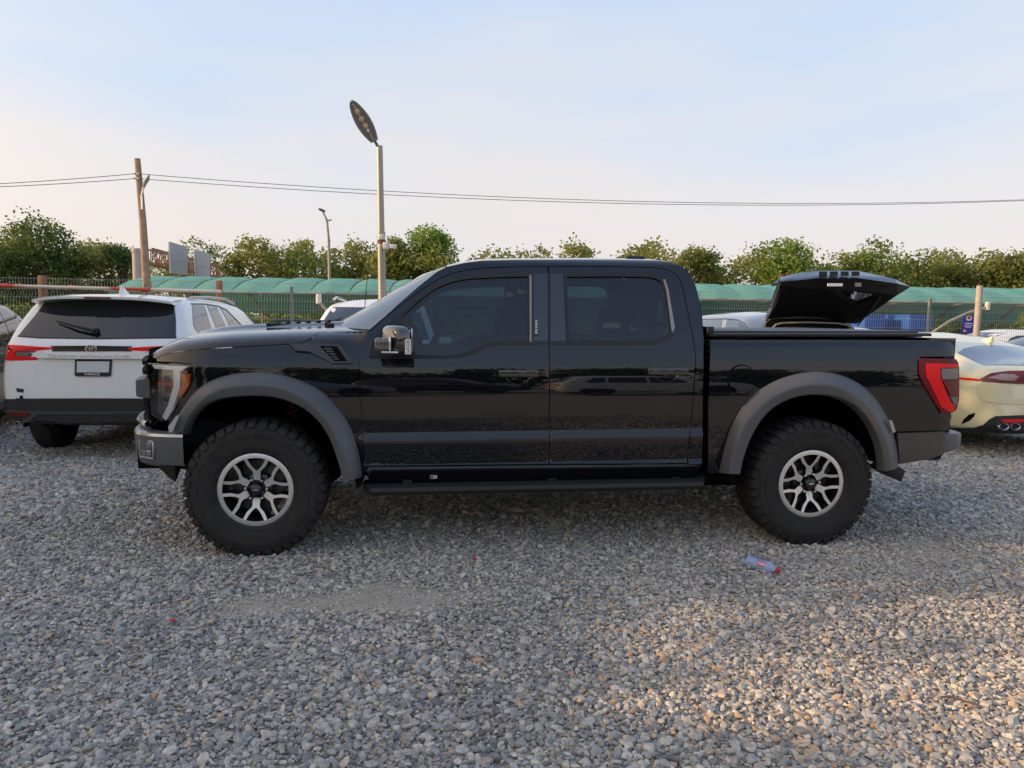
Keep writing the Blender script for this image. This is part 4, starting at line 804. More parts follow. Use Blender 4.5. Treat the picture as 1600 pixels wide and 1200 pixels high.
# ---- door mirrors
for sg, pr in ((-1, fd[0]), (1, fd[1])):
    def mc(px, py, B): p = tpl(px, py, -B); return p
    a = mc(594, 508, 1.20); b = mc(643, 554, 1.20); cx, cz = (a[0]+b[0])/2, (a[2]+b[2])/2; w, h = b[0]-a[0], a[2]-b[2]
    P = []
    for j, t in enumerate(np.linspace(0, 2*math.pi, 29)[:-1]):       # rounded housing, swept outboard
        ca, sa = math.cos(t), math.sin(t); e = 4.; x = math.copysign(abs(ca)**(2/e), ca); z = math.copysign(abs(sa)**(2/e), sa)
        P.append([(cx+x*w/2*k+.015*(1-k), sg*(y if y < 1.2 else y-.15*max(0, -x*k)**1.15-.035*abs(z*k)**3), cz+z*h/2*k) for y, k in ((1.07, .55), (1.072, .86), (1.09, .97), (1.12, 1.), (1.24, 1.), (1.275, .96), (1.295, .86), (1.302, .6), (1.303, .0))])
    mir = MB().grid(P, closeu=True).build('door_mirror', mat('chrome_black', (.02, .02, .022), .06, metal=0, coat=1., spec=1.), pr, smooth=True, ang=50, weld=True, fixn=True)
    a2 = mc(587, 527.5, 1.2); b2 = mc(613, 546.5, 1.2)
    mb = MB(); mb.box(((a2[0]+b2[0])/2, sg*1.19, (a2[2]+b2[2])/2), (b2[0]-a2[0], .20, a2[2]-b2[2])); mb.build('mirror_lamp', mat('smoked_lens', (.09, .085, .08), .08, coat=1.), mir, bevel=.012, seg=3)
    mb = MB(); mb.box(((b2[0])-.01, sg*1.19, (a2[2]+b2[2])/2), (.012, .206, a2[2]-b2[2]+.012)); mb.box((a2[0]+.09, sg*1.19, b2[2]-.012), (.10, .2, .012)); mb.build('mirror_band', BRIGHT, mir, bevel=.003)
    mb = MB(); mb.box((cx+.01, sg*1.02, cz-h*.28), (.10, .16, .06)); mb.build('mirror_arm', DARKPL, mir, bevel=.012)
    mb = MB(); mb.box((cx+w*.52, sg*1.18, cz), (.004, .20, h*.82)); mb.build('mirror_glass', mat('mirror_silver', (.8, .8, .82), .02, metal=1.), mir, bevel=.001)
    if sg < 0:
        a3 = mc(633, 530, 1.30); b3 = mc(642, 553.5, 1.30); mb = MB(); mb.box(((a3[0]+b3[0])/2, -1.3045, (a3[2]+b3[2])/2), (b3[0]-a3[0], .002, a3[2]-b3[2])); st = mb.build('paper_sticker', mat('sticker_paper', (.72, .72, .72), .6), mir)
        mb = MB()
        for k, (u, v, wd, hh) in enumerate([(.5, .90, .7, .03), (.45, .82, .6, .03), (.5, .74, .7, .025), (.3, .60, .12, .09), (.62, .60, .2, .08), (.5, .44, .66, .025), (.4, .37, .5, .025), (.55, .25, .25, .10), (.5, .10, .6, .03)]):
            mb.box((a3[0]+(b3[0]-a3[0])*u, -1.3062, b3[2]+(a3[2]-b3[2])*v), ((b3[0]-a3[0])*wd, .0012, (a3[2]-b3[2])*hh))
        mb.build('sticker_print', mat('ink', (.03, .03, .035), .6), mir)
# ---- headlights
hl_ = flank('headlight', HLIGHT, WELL, [], .06, -.03, .03, .003)
def hp(pts, m, off, nm, depth=.02): return flank(nm, PT(pts), m, [], depth, off, .02, 0, hl_)
hp([(236, 569.5), (292, 572.5), (281, 581), (270, 581), (269, 578.5), (240, 576)], LAMPWH, -.006, 'running_light', .03)
hp([(270, 579), (281, 582), (280, 607), (268, 641), (258, 657), (252, 652), (261, 634), (270, 604)], LAMPWH, -.006, 'running_light', .03)
hp([(285, 584), (295.5, 584), (294, 602), (281, 621), (277, 619), (283, 604)], AMBER, -.003, 'amber_marker', .03)
hp([(243, 578), (267, 580), (269, 604), (259, 634), (250, 650), (242, 645)], mat('lamp_reflector', (.40, .41, .43), .15, metal=.8), -.022, 'lamp_reflector', .02)
for k, (x, y) in enumerate([(250, 590), (258, 592), (250, 606), (259, 608), (250, 624), (256, 622)]):
    hp([(x-3.6, y-6), (x+3.4, y-5.4), (x+3, y+6), (x-3.6, y+6)], (BRIGHT, mat('lamp_dark', (.02, .02, .022), .1, coat=1.))[k % 2], -.014, 'projector_cell', .012)
hp([(244, 597.5), (268, 599), (268, 601.5), (244, 600)], RED, -.008, 'lamp_bar', .006); hp([(243, 615), (266, 617), (265, 619), (243, 617)], BRIGHT, -.008, 'lamp_bar', .006)
flank('headlight_lens', inset(HLIGHT, .004), LENSCLR, [], .0, .003, .03, 0, hl_)
# ---- front fascia: grille between the lamps, lower lip
def noseline(z): return -.80
gm = MB(); gm.grid([[(-.735-.13*(1-abs(t)**2.5), t*.74, z) for t in np.linspace(-1, 1, 33)] for z in np.linspace(.83, 1.25, 3)]); grille = gm.build('grille', WELL, truck, smooth=True, fixn=True)
for js in ((0, 1, 2), (5, 6)):
  mb = MB()
  for i in range(31):
    t = -1+2*i/30
    for j in js:
        z = .86+.06*j
        mb.box((-.745-.13*(1-abs(t)**2.5), t*.735, z), (.03, .036, .032), Matrix.Rotation(R(25), 3, 'X'))
  mb.build('grille_mesh', DARKPL, grille)
gb = MB(); gb.grid([[(-.765-dx-.13*(1-abs(t)**2.5), t*.765, z) for t in np.linspace(-1, 1, 33)] for dx, z in ((-.05, .985), (.02, .99), (.035, 1.0), (.035, 1.095), (.02, 1.105), (-.05, 1.11))])
for e in (-1, 1): gb.add([(-.765-dx, e*.765, z) for dx, z in ((-.05, .985), (.02, .99), (.035, 1.0), (.035, 1.095), (.02, 1.105), (-.05, 1.11))], [(0, 1, 2, 3, 4, 5)])
gb.build('grille_bar', GREYPL, grille, smooth=True, ang=35, weld=True, fixn=True)
fm = MB(); fm.grid([[(-.70-.13*(1-abs(t)**2.5), t*.80, z) for t in np.linspace(-1, 1, 25)] for z in (.70, .84)]); fm.grid([[(-.70-.13*(1-abs(t)**2.5), t*.80, z) for t in np.linspace(-1, 1, 25)] for z in (1.24, 1.30)]); fm.build('front_panel', WELL, truck, smooth=True)
lp = MB(); lp.grid([[(-.62-dx-.22*(1-abs(t)**3), t*.86, z) for t in np.linspace(-1, 1, 33)] for dx, z in ((.03, .855), (.09, .845), (.10, .83), (.09, .815), (.02, .81))])
lp.build('chrome_lip', BRIGHT, truck, smooth=True, ang=40, fixn=True)
# ---- front bumper: plan curve times section
def bplan(t):                                        # t 0..1 from the wheel edge round the corner to the middle
    q = [(-.44, 1.0), (-.55, .985), (-.66, .95), (-.755, .88), (-.815, .78), (-.86, .62), (-.90, .35), (-.915, 0)]
    d = np.r_[0, np.cumsum([math.dist(q[i], q[i+1]) for i in range(len(q)-1)])]; x = t*d[-1]
    return float(np.interp(x, d, [p[0] for p in q])), float(np.interp(x, d, [p[1] for p in q]))
q2 = smooth1(np.array([bplan(t) for t in np.linspace(0, 1, 33)]), 3); plan = [(s, -y) for s, y in q2]+[(s, y) for s, y in q2[::-1][1:]]
def bsec(rows, dd=0):
    P = []
    for k, (s, y) in enumerate(plan):
        a = plan[max(0, k-1)]; b = plan[min(len(plan)-1, k+1)]; n = Vector((b[1]-a[1], -(b[0]-a[0]), 0)).normalized(); n = -n if n.x > .0001 else n
        e = min(1, k/9, (len(plan)-1-k)/9)
        P.append([(s+n.x*o, y+n.y*o, z+dz*(1-e)) for o, z, dz in rows])
    return P
bp = MB(); bp.grid(bsec([(-.10, .785, .0), (-.025, .790, .0), (-.002, .782, .0), (.004, .765, .0)])); ftop = bp
fb = MB(); fb.grid(bsec([(.002, .763, 0), (.0, .70, .0), (-.004, .62, .0), (-.012, .585, .0), (-.04, .565, .01), (-.12, .555, .02)])); fbo = fb.build('front_bumper', GREYPL, truck, smooth=True, ang=40, fixn=True)
bp.build('bumper_top', mat('satin_alloy', (.42, .43, .45), .32, metal=.9), fbo, smooth=True, ang=40, fixn=True)
mb = MB(); mb.box((-.52, 0, .62), (.50, 1.7, .16)); mb.box((-.2, 0, .60), (.6, .9, .12)); mb.build('bumper_core', WELL, truck)
for sg in (-1, 1):
    c0 = tpl(237, 700.5, -.885); rot = Matrix.Rotation(sg*R(38), 3, 'Z'); cc = (c0[0]-.012, sg*.905, c0[2])
    fl = MB().box(cc, (.15, .03, .115), rot).build('fog_lamp', WELL, fbo, bevel=.02, seg=3)
    mb = MB()
    for dx, dz, w, h in ((0, .054, .15, .012), (0, -.054, .15, .012), (-.07, 0, .012, .11), (.07, 0, .012, .11)): mb.box(Vector(cc)+rot @ Vector((dx, sg*.012, dz)), (w, .016, h), rot)
    mb.build('fog_bezel', MATS['satin_alloy'], fbo, bevel=.004)
    mb = MB()
    for dx in (-.025, .028):
        for dz in (-.024, .026): mb.box(Vector(cc)+rot @ Vector((dx, sg*.013, dz)), (.046, .016, .044), rot)
    mb.build('fog_lens', mat('fog_glass', (.22, .22, .23), .1, metal=.6, coat=1.), fbo, bevel=.010)
    mb = MB(); p0 = tpl(268, 753, -.93); mb.add([(p0[0]-.08, sg*.93, p0[2]+.10), (p0[0]+.03, sg*.95, p0[2]+.14), (p0[0]+.025, sg*.93, p0[2]), (p0[0]-.02, sg*.91, p0[2]+.02), (p0[0]-.06, sg*.80, p0[2]+.10), (p0[0]+.05, sg*.80, p0[2]+.14)], [(0, 1, 2, 3), (0, 4, 5, 1), (0, 3, 4), (1, 5, 2), (3, 2, 5, 4)]); mb.build('air_flap', DARKPL, truck)
MB().box((-.55, 0, .52), (.5, 1.5, .012), Matrix.Rotation(R(12), 3, 'Y')).build('skid_plate', mat('dull_alloy', (.30, .31, .32), .4, metal=.8), truck, bevel=.003)
# ---- taillights
tl_ = flank('taillight', TLIGHT, REDDK, [], .06, .008, .03, .003)
def tp(pts, m, off, nm, depth=.012): return flank(nm, PT(pts), m, [], depth, off, .02, 0, tl_)
tp([(1446, 568), (1494, 569), (1495, 574), (1467, 575), (1467.5, 590), (1474, 607), (1482, 626), (1490, 636), (1488, 642), (1480, 643), (1470, 636), (1447, 590), (1445, 578)], RED, .014, 'tail_lamp_bar')
tp([(1469, 576), (1495, 575.5), (1495, 592), (1471, 593), (1469, 586)], mat('reverse_lens', (.15, .135, .13), .2, coat=.4, metal=.3), .012, 'reverse_lamp')
tp([(1471, 595), (1495, 594), (1494.5, 617), (1482, 618)], mat('deep_red_lens', (.14, .003, .012), .25, coat=.2), .016, 'brake_lamp')
tp([(1483, 619.5), (1494, 619), (1494, 631), (1489, 633)], MATS['reverse_lens'], .012, 'reverse_lamp')
# ---- tailgate, bumper, exhaust, flaps
tg = MB(); tg.grid([[(4.78+.02*(1-abs(t)**4), t*.90, z) for t in np.linspace(-1, 1, 21)] for z in (.76, 1.0, 1.2, 1.40, 1.435)]); tg.grid([[(4.78-dx, t*.90, 1.435) for t in np.linspace(-1, 1, 21)] for dx in (-.02, .08)])
for e in (-1, 1): tg.grid([[(x, e*.90, z) for z in (.76, 1.1, 1.435)] for x in (4.70, 4.785)])
tg.build('tailgate', BLACK, truck, smooth=True, ang=40, fixn=True)
SAT = mat('satin_dark_bumper', (.075, .070, .066), .38, noise=.06)
a = PT([(1401, 677), (1475, 674), (1473, 708), (1452, 716), (1403, 724)]); rb = flank('rear_bumper_side', a, SAT, [], .03, .012, .04, 0)
rbm = MB(); P = []
pl = [(4.66, 1.0), (4.78, .985), (4.855, .93), (4.885, .84), (4.90, .6), (4.91, 0)]; pl = [(s, -y) for s, y in pl]+[(s, y) for s, y in pl[::-1][1:]]
for s, y in pl: P.append([(s-.06, y*.96, .775), (s-.01, y, .77), (s, y, .755), (s, y, .70), (s-.01, y*.995, .655), (s-.05, y*.97, .635), (s-.12, y*.94, .63)])
rbm.grid(P); rbm.build('rear_bumper', GREYPL, truck, smooth=True, ang=38, fixn=True)
MB().box((4.70, 0, .70), (.25, 1.75, .12)).build('bumper_core', WELL, truck)
for sg in (-1, 1):
    MB().lathe([(.055, -.2), (.062, .16), (.062, .20), (.054, .20), (.05, .05)], 24, 'x', c=(4.60, sg*.76, .60)).build('exhaust_tip', mat('exhaust_black', (.015, .015, .016), .3, metal=.6), truck, smooth=True, ang=40)
    p = [tpl(x, y, -.93) for x, y in ((1384, 739), (1403, 727), (1415, 736), (1409, 753))]; mb = MB(); mb.add([(q[0], sg*.93, q[2]) for q in p]+[(q[0]+.015, sg*.68, q[2]) for q in p], [(0, 1, 2, 3), (7, 6, 5, 4), (0, 3, 7, 4), (1, 5, 6, 2), (3, 2, 6, 7), (0, 4, 5, 1)]); mb.build('mud_flap', DARKPL, truck, bevel=.004)
# ---- bed rail cap, tonneau cover
for sg in (-1, 1):
    fr = MB(); P = []
    for s in np.linspace(2.96, 4.56, 12):
        b = float(half(s, 1.42)); zz = 1.445+.012*(s-3.0); P.append([(s, sg*(b+.002), zz-.012), (s, sg*(b+.004), zz+.003), (s, sg*(b-.01), zz+.009), (s, sg*(b-.05), zz+.010), (s, sg*(b-.10), zz-.02)])
    fr.grid(P, flip=(sg > 0)); fr.build('bed_rail', DARKPL, truck, smooth=True, ang=50, fixn=True)
tn = MB(); tn.box((3.74, 0, 1.462), (1.56, 1.74, .030), Matrix.Rotation(R(-.7), 3, 'Y')); tonn = tn.build('tonneau_cover', mat('vinyl_black', (.016, .016, .018), .42, bump=.1, bscale=200), truck, bevel=.006)
MB().box((2.975, 0, 1.468), (.05, 1.86, .06)).build('bed_bulkhead', DARKPL, truck, bevel=.006)
for sg in (-1, 1): MB().grid([[(s, sg*float(half(s, z)-.002), z) for z in (1.425, 1.44)] for s in np.linspace(4.55, 4.78, 6)]).build('bed_cap', BLACK, truck)
# ---- rocker, running board, underbody
flank('rocker', [(.70, .575), (2.9, .592), (2.9, .47), (.70, .455)], BLACK, [], .02, -.012, .06, 0)
for sg in (-1, 1):
    mb = MB(); P = []
    for s in (.66, .72, .76, 2.84, 2.90, 2.97):
        k = 1 if .7 < s < 2.92 else .86; P.append([(s, sg*y, z+.008*(s-1.8)) for y, z in ((.80, .452), (1.06*k+.0, .466), (1.095*k, .460), (1.10*k, .435), (1.06*k, .405), (.85, .40))])
    mb.grid(P, flip=sg > 0); mb.add(P[0], [(0, 1, 2, 3, 4, 5)]); mb.add(P[-1], [(0, 1, 2, 3, 4, 5)]); sb = mb.build('running_board', mat('step_coating', (.020, .021, .023), .55, bump=.2, bscale=250), truck, smooth=True, ang=30, weld=True, fixn=True)
    mb = MB()
    for s in (.95, 1.9, 2.75): mb.box((s, sg*.84, .46), (.06, .3, .04))
    mb.build('step_bracket', DARKPL, sb)
    if sg < 0:
        p = tpl(677.5, 745.5, -1.0); MB().box((p[0], -.995, p[2]), (.045, .004, .022)).build('sill_label', mat('label_grey', (.42, .42, .40), .5), truck); MB().box((p[0]-.012, -.9975, p[2]), (.016, .002, .012)).build('sill_label_print', mat('ink', (.03, .03, .035), .6), truck)
ub = MB(); ub.box((1.9, 0, .56), (4.4, 1.30, .20)); ub.box((1.9, .42, .47), (4.6, .10, .14)); ub.box((1.9, -.42, .47), (4.6, .10, .14)); ub.box((1.6, .1, .42), (1.3, .4, .16)); ub.box((2.9, -.55, .45), (1.0, .35, .18))
ub.tube([(3.67, -.78, .43), (3.67, .78, .43)], .06, 10); ub.tube([(0, -.78, .43), (0, .78, .43)], .045, 10); ub.lathe([(0, -.16), (.12, -.12), (.15, 0), (.12, .12), (0, .16)], 16, 'y', c=(3.67, .05, .43)); ub.tube([(2.2, .3, .44), (3.3, .45, .46), (4.5, .72, .58)], .04, 8)
ub.build('underbody', WELL, truck)
for sg in (-1, 1):
    for c0 in (.16, 3.45):
        pts = [(c0+.035*math.cos(a*.9), sg*.62+.035*math.sin(a*.9), .50+.008*a) for a in range(58)]; MB().tube(pts, .008, 5).build('suspension_spring', mat('spring_red', (.10, .012, .018), .5), truck)
# ---- cabin
for s in (1.55, 2.45):
    for y in ((-.42, .42) if s < 2 else (-.42, 0, .42)):
        seatm = MB(); seatm.box((s-.22, y, .98), (.52, .50 if s < 2 else .42, .16)); seatm.box((s+.12, y, 1.32), (.16, .46 if s < 2 else .42, .62), Matrix.Rotation(R(12), 3, 'Y')); seatm.box((s+.22, y, 1.70), (.10, .27, .17), Matrix.Rotation(R(8), 3, 'Y')); seatm.build('seat', SEAT, truck, bevel=.05, seg=3)
ds = MB(); ds.box((.82, 0, 1.28), (.40, 1.66, .22)); ds.box((.70, 0, 1.18), (.30, 1.7, .3)); ds.box((1.25, 0, 1.06), (.8, .30, .25)); ds.box((1.9, 0, .76), (2.1, 1.72, .06)); ds.build('dashboard', mat('dash_vinyl', (.035, .036, .038), .7), truck, bevel=.04)
sw = MB(); Mx = Matrix.Translation((1.10, -.42, 1.34)) @ Matrix.Rotation(R(-64), 4, 'Y'); ring = [tuple(Mx @ Vector((.185*math.cos(a), .185*math.sin(a), 0))) for a in np.linspace(0, 2*math.pi, 33)]
sw.tube(ring, .016, 8); sw.tube([tuple(Mx @ Vector((-.17, 0, 0))), tuple(Mx @ Vector((.17, 0, 0)))], .02, 6); sw.tube([tuple(Mx @ Vector((0, 0, 0))), tuple(Mx @ Vector((0, 0, -.25)))], .03, 6); sw.build('steering_wheel', MATS['dash_vinyl'], truck, smooth=True)
ms = MB(); ms.box((.98, 0, 1.72), (.03, .26, .07)); ms.build('rear_view_mirror', DARKPL, truck, bevel=.01)
# ---- wheels
def ringpts(r, a): return (r*math.cos(a), r*math.sin(a))
def make_wheel():
    """wheel axis along y, outer face towards -y, origin at the hub"""
    rim = MB()
    rim.lathe([(.236, -.112), (.236, -.122), (.228, -.126), (.206, -.124), (.203, -.119), (.200, -.085), (.192, -.02), (.19, .11), (.235, .125)], 72)
    rim.m = [1]*len(rim.m); 
    k = len(rim.f); rim.lathe([(.2365, -.1165), (.2345, -.1245), (.2285, -.1275), (.2045, -.1262), (.2035, -.121)], 72, mi=0)
    rim.lathe([(.0, -.058), (.085, -.058), (.095, -.05), (.10, .03)], 36, mi=1)
    w = rim.build('wheel', [SILVER, mat('rim_black', (.010, .010, .011), .3, coat=.5)], None, smooth=True, ang=40)
    # Y spokes: machined face, black flanks
    half_ = [(.058, .017), (.080, .024), (.100, .021), (.118, .026), (.148, .054), (.180, .070), (.2035, .079), (.2065, .060), (.186, .051), (.160, .037), (.134, .018), (.120, .0)]
    poly = [(r, h) for r, h in half_]+[(r, -h) for r, h in half_[::-1][1:]]
    def yface(r): return -.092-.030*min(1, max(0, (r-.07)/.13))
    for k in range(6):
        mb = MB(); a = R(90+60*k); ca, sa = math.cos(a), math.sin(a); V, F_ = sheet2d(poly, [], .02); n = len(V)
        P = [(r*ca-h*sa, yface(r)+.0, r*sa+h*ca) for r, h in V]; mb.add(P, [tuple(map(int, f)) for f in F_], 0)
        q = poly; b0 = [(r*ca-h*sa, yface(r)+.0005, r*sa+h*ca) for r, h in q]; b1 = [((r*.995)*ca-h*1.22*sa, yface(r)+.055, (r*.995)*sa+h*1.22*ca) for r, h in q]; m = len(q)
        mb.add(b0+b1, [(i, (i+1) % m, m+(i+1) % m, m+i) for i in range(m)], 1)
        o = mb.build('spoke', [SILVER, MATS['rim_black']], w, weld=False); 
        for p in o.data.polygons:
            if p.material_index == 0 and p.normal.y > 0: p.flip()
    # brake disc and caliper behind
    mb = MB(); mb.lathe([(.06, -.01), (.172, -.01), (.172, .02), (.06, .02)], 48); mb.build('brake_disc', mat('disc_iron', (.10, .10, .10), .45, metal=.8), w, smooth=True, ang=30)
    mb = MB(); mb.box((.12, -.03, .10), (.10, .05, .14), Matrix.Rotation(R(-40), 3, 'Y')); mb.build('brake_caliper', mat('caliper_grey', (.07, .065, .06), .5), w, bevel=.01)
    # centre cap: dark dome with a blank oval badge
    mb = MB(); mb.lathe([(0, -.122), (.026, -.121), (.033, -.116), (.036, -.106), (.036, -.06)], 32); mb.build('centre_cap', mat('cap_black', (.012, .013, .016), .25, coat=.5), w, smooth=True, ang=40)
    mb = MB(); 
    for k_ in range(24):
        pass
    mb.lathe([(0, -.1235), (.0235, -.1225), (.0245, -.121)], 32); mb.v = [(x, y, z*.55) for x, y, z in mb.v]; mb.build('cap_badge', mat('badge_navy', (.015, .02, .04), .25, coat=1.), w, smooth=True)
    mb = MB(); mb.box((0, -.1245, 0), (.034, .002, .008)); mb.build('badge_word', BRIGHT, w)
    for k in range(6):
        a = R(60*k+0); mb = MB(); mb.lathe([(0, -.116), (.008, -.115), (.0115, -.108), (.0125, -.09), (.0125, -.055)], 6, c=(.066*math.cos(a), 0, .066*math.sin(a))); mb.build('lug_nut', BRIGHT, w, smooth=True, ang=30)
    # tyre
    t = MB(); t.lathe([(.228, -.115), (.236, -.128), (.250, -.142), (.268, -.150), (.300, -.159), (.335, -.163), (.365, -.161), (.392, -.153), (.410, -.143), (.4185, -.128), (.421, -.10), (.422, 0), (.421, .10), (.4185, .128), (.410, .143), (.37, .161), (.30, .159), (.25, .142), (.228, .115)], 96)
    for r, y in ((.256, -.1455), (.345, -.1635)): t.lathe([(r-.002, y+.001), (r, y-.0022), (r+.002, y+.001)], 96)
    ty = t.build('tyre', RUBBER, w, smooth=True, ang=50)
    # tread: staggered shoulder lugs that fold on to the sidewall, and two rows of centre blocks
    tr = MB(); n = 40
    def lug(a0, a1, ya, yb, r0, r1, sh=0.):
        pts = []
        for r in (r0, r1):
            kk = .90 if r == r1 else 1.
            am = (a0+a1)/2; d = (a1-a0)/2*kk; ym = (ya+yb)/2; h = (yb-ya)/2*(.93 if r == r1 else 1)
            pts += [(r*math.cos(am-d+sh), ym-h, r*math.sin(am-d+sh)), (r*math.cos(am+d+sh), ym-h, r*math.sin(am+d+sh)), (r*math.cos(am+d), ym+h, r*math.sin(am+d)), (r*math.cos(am-d), ym+h, r*math.sin(am-d))]
        tr.add(pts, [(0, 1, 2, 3), (7, 6, 5, 4), (0, 4, 5, 1), (1, 5, 6, 2), (2, 6, 7, 3), (3, 7, 4, 0)])
    for k in range(n):
        a = 2*math.pi*k/n; st = 2*math.pi/n; rn = random.uniform(-.06, .06)*st
        for sg in (-1, 1):
            off = 0 if sg < 0 else st*.5
            lug(a+off+.04*st, a+off+.86*st+rn, *sorted((sg*.084, sg*.138)), .414, .4355, 0)
            # side biters running down the sidewall, long and short in turn
            ln = .392 if k % 2 else .404
            am = a+off+.43*st; d = (.40 if k % 2 else .30)*st
            P = [(.430, .139, 1.), (.423, .150, 1.), (.412, .156, .95), (ln, .163, .8)]
            for (r1_, y1_, w1), (r2_, y2_, w2) in zip(P[:-1], P[1:]):
                q = [(r1_*math.cos(am-d*w1), sg*y1_, r1_*math.sin(am-d*w1)), (r1_*math.cos(am+d*w1), sg*y1_, r1_*math.sin(am+d*w1)), (r2_*math.cos(am+d*w2), sg*y2_, r2_*math.sin(am+d*w2)), (r2_*math.cos(am-d*w2), sg*y2_, r2_*math.sin(am-d*w2))]
                q2_ = [(x*.98, y-sg*.014, z*.98) for x, y, z in q]; tr.add(q+q2_, [(0, 1, 2, 3), (0, 4, 5, 1), (1, 5, 6, 2), (2, 6, 7, 3), (3, 7, 4, 0)])
            lug(a+off*1.3+.2*st, a+off*1.3+1.0*st, *sorted((sg*.040, sg*.079)), .414, .4365, sg*.10*st)
        lug(a+.1*st, a+.72*st, -.033, .033, .414, .4385, .2*st)
    # raised black lettering round the sidewall
    cu = bpy.data.curves.new('lettering', 'FONT'); cu.body = 'ALL-TERRAIN T/A'; cu.align_x = 'CENTER'; cu.resolution_u = 1; cu.extrude = .06; ot = bpy.data.objects.new('lettering', cu); COL.objects.link(ot)
    mt = bpy.data.meshes.new_from_object(ot.evaluated_get(bpy.context.evaluated_depsgraph_get())); bpy.data.objects.remove(ot); xs = [v.co.x for v in mt.vertices]; wx = max(xs)-min(xs); kx = 1.35/wx
    for aa in (90, 270):
        m2 = mt.copy()
        for v in m2.vertices:
            x, y, z = v.co; a = R(aa)-x*kx; r = .352+(y/.72-.5)*.036; v.co = (r*math.cos(a), -.1632+.012*abs(r-.352)-z*.02, r*math.sin(a))
        m2.materials.append(RUBBER); link(bpy.data.objects.new('sidewall_lettering', m2), w)
    tro = tr.build('tread', RUBBER, w, fixn=True); tro['kind'] = 'stuff'
    return w
wheel0 = make_wheel()
hubs = [(tpl(400, 768.5, -1.01), -1, 2), (tpl(1266, 758.5, -1.01), -1, -4)]
for i, (p, sg, tw) in enumerate(hubs):
    w = wheel0 if i == 0 else dup(wheel0); w.parent = truck; w.location = (p[0], -1.01+.112, .432); w.rotation_euler = (0, R(tw), 0)
    w2 = dup(wheel0); w2.parent = truck; w2.location = (p[0], 1.01-.112, .432); w2.rotation_euler = (0, R(tw+20), math.pi)
# ================================================================== the other cars
def stations(tab, n):
    T = np.array(tab, float); x = T[:, 0]; d = np.r_[0, np.cumsum(np.hypot(np.diff(T[:, 0]), np.diff(T[:, 2])))]; t = np.linspace(0, d[-1], n); Q = np.stack([np.interp(t, d, T[:, k]) for k in range(T.shape[1])], 1)
    for _ in range(3): Q[1:-1] = .25*Q[:-2]+.5*Q[1:-1]+.25*Q[2:]
    return Q
def carbody(root, tab, Wl, Ws, Wr, zs, Zr, paint, n=64, name='body', crown=.05):
    """lofted shell. tab rows: x (from the rear forwards), bottom z, top z, plan scale. Returns body and a world-space BVH"""
    Q = stations(tab, n); P = []
    for x, zb, zt, p in Q:
        z1 = min(zs, zt-.05); f = max(0, min(1, (zt-zs)/(Zr-zs))); wt = (Ws+(Wr-Ws)*f)*p; wl, ws = Wl*p, Ws*p; h = z1-zb
        sec = [(0, zb), (wl*.80, zb), (wl*.95, zb+.03*min(1, h)), (wl*.99, zb+.14*min(1, h)), (wl*1.005, zb+h*.45), (wl, zb+h*.72), (ws+.004, z1-.03), (ws-.012, z1)]
        if zt-z1 > .12: sec += [(ws+(wt-ws)*.5+.012, z1+(zt-z1)*.48), (wt+.012, zt-.075)]
        sec += [(wt-.035, zt-.022), (wt-.14, zt), (wt*.45, zt+crown*.75), (0, zt+crown)]
        S = np.array(sec)
        for _ in range(2):
            A = .75*S[:-1]+.25*S[1:]; B = .25*S[:-1]+.75*S[1:]; M = np.empty((2*len(A), 2)); M[0::2] = A; M[1::2] = B; S = np.vstack([S[:1], M[1:-1], S[-1:]])
        S = resample(S, 44); P.append([(x, y, z) for y, z in S]+[(x, -y, z) for y, z in S[::-1][1:-1]])
    mb = MB(); k = len(P[0]); V = [p for r in P for p in r]; F_ = [(i*k+j, i*k+(j+1) % k, (i+1)*k+(j+1) % k, (i+1)*k+j) for i in range(len(P)-1) for j in range(k)]
    F_ += [tuple(range(k-1, -1, -1)), tuple((len(P)-1)*k+j for j in range(k))]; mb.add(V, F_); o = mb.build(name, paint, root, smooth=True, ang=50, fixn=True)
    bpy.context.view_layer.update(); Mw = Matrix.Translation(root.location) @ Matrix.Rotation(root.rotation_euler.z, 4, 'Z')
    bv = BVHTree.FromPolygons([Mw @ Vector(v) for v in V], F_); return o, (bv, Mw, Mw.inverted())
def caster_photo(px, py): d = Vector(ray(px, py)).normalized(); return Vector((0, 0, EYE)), d
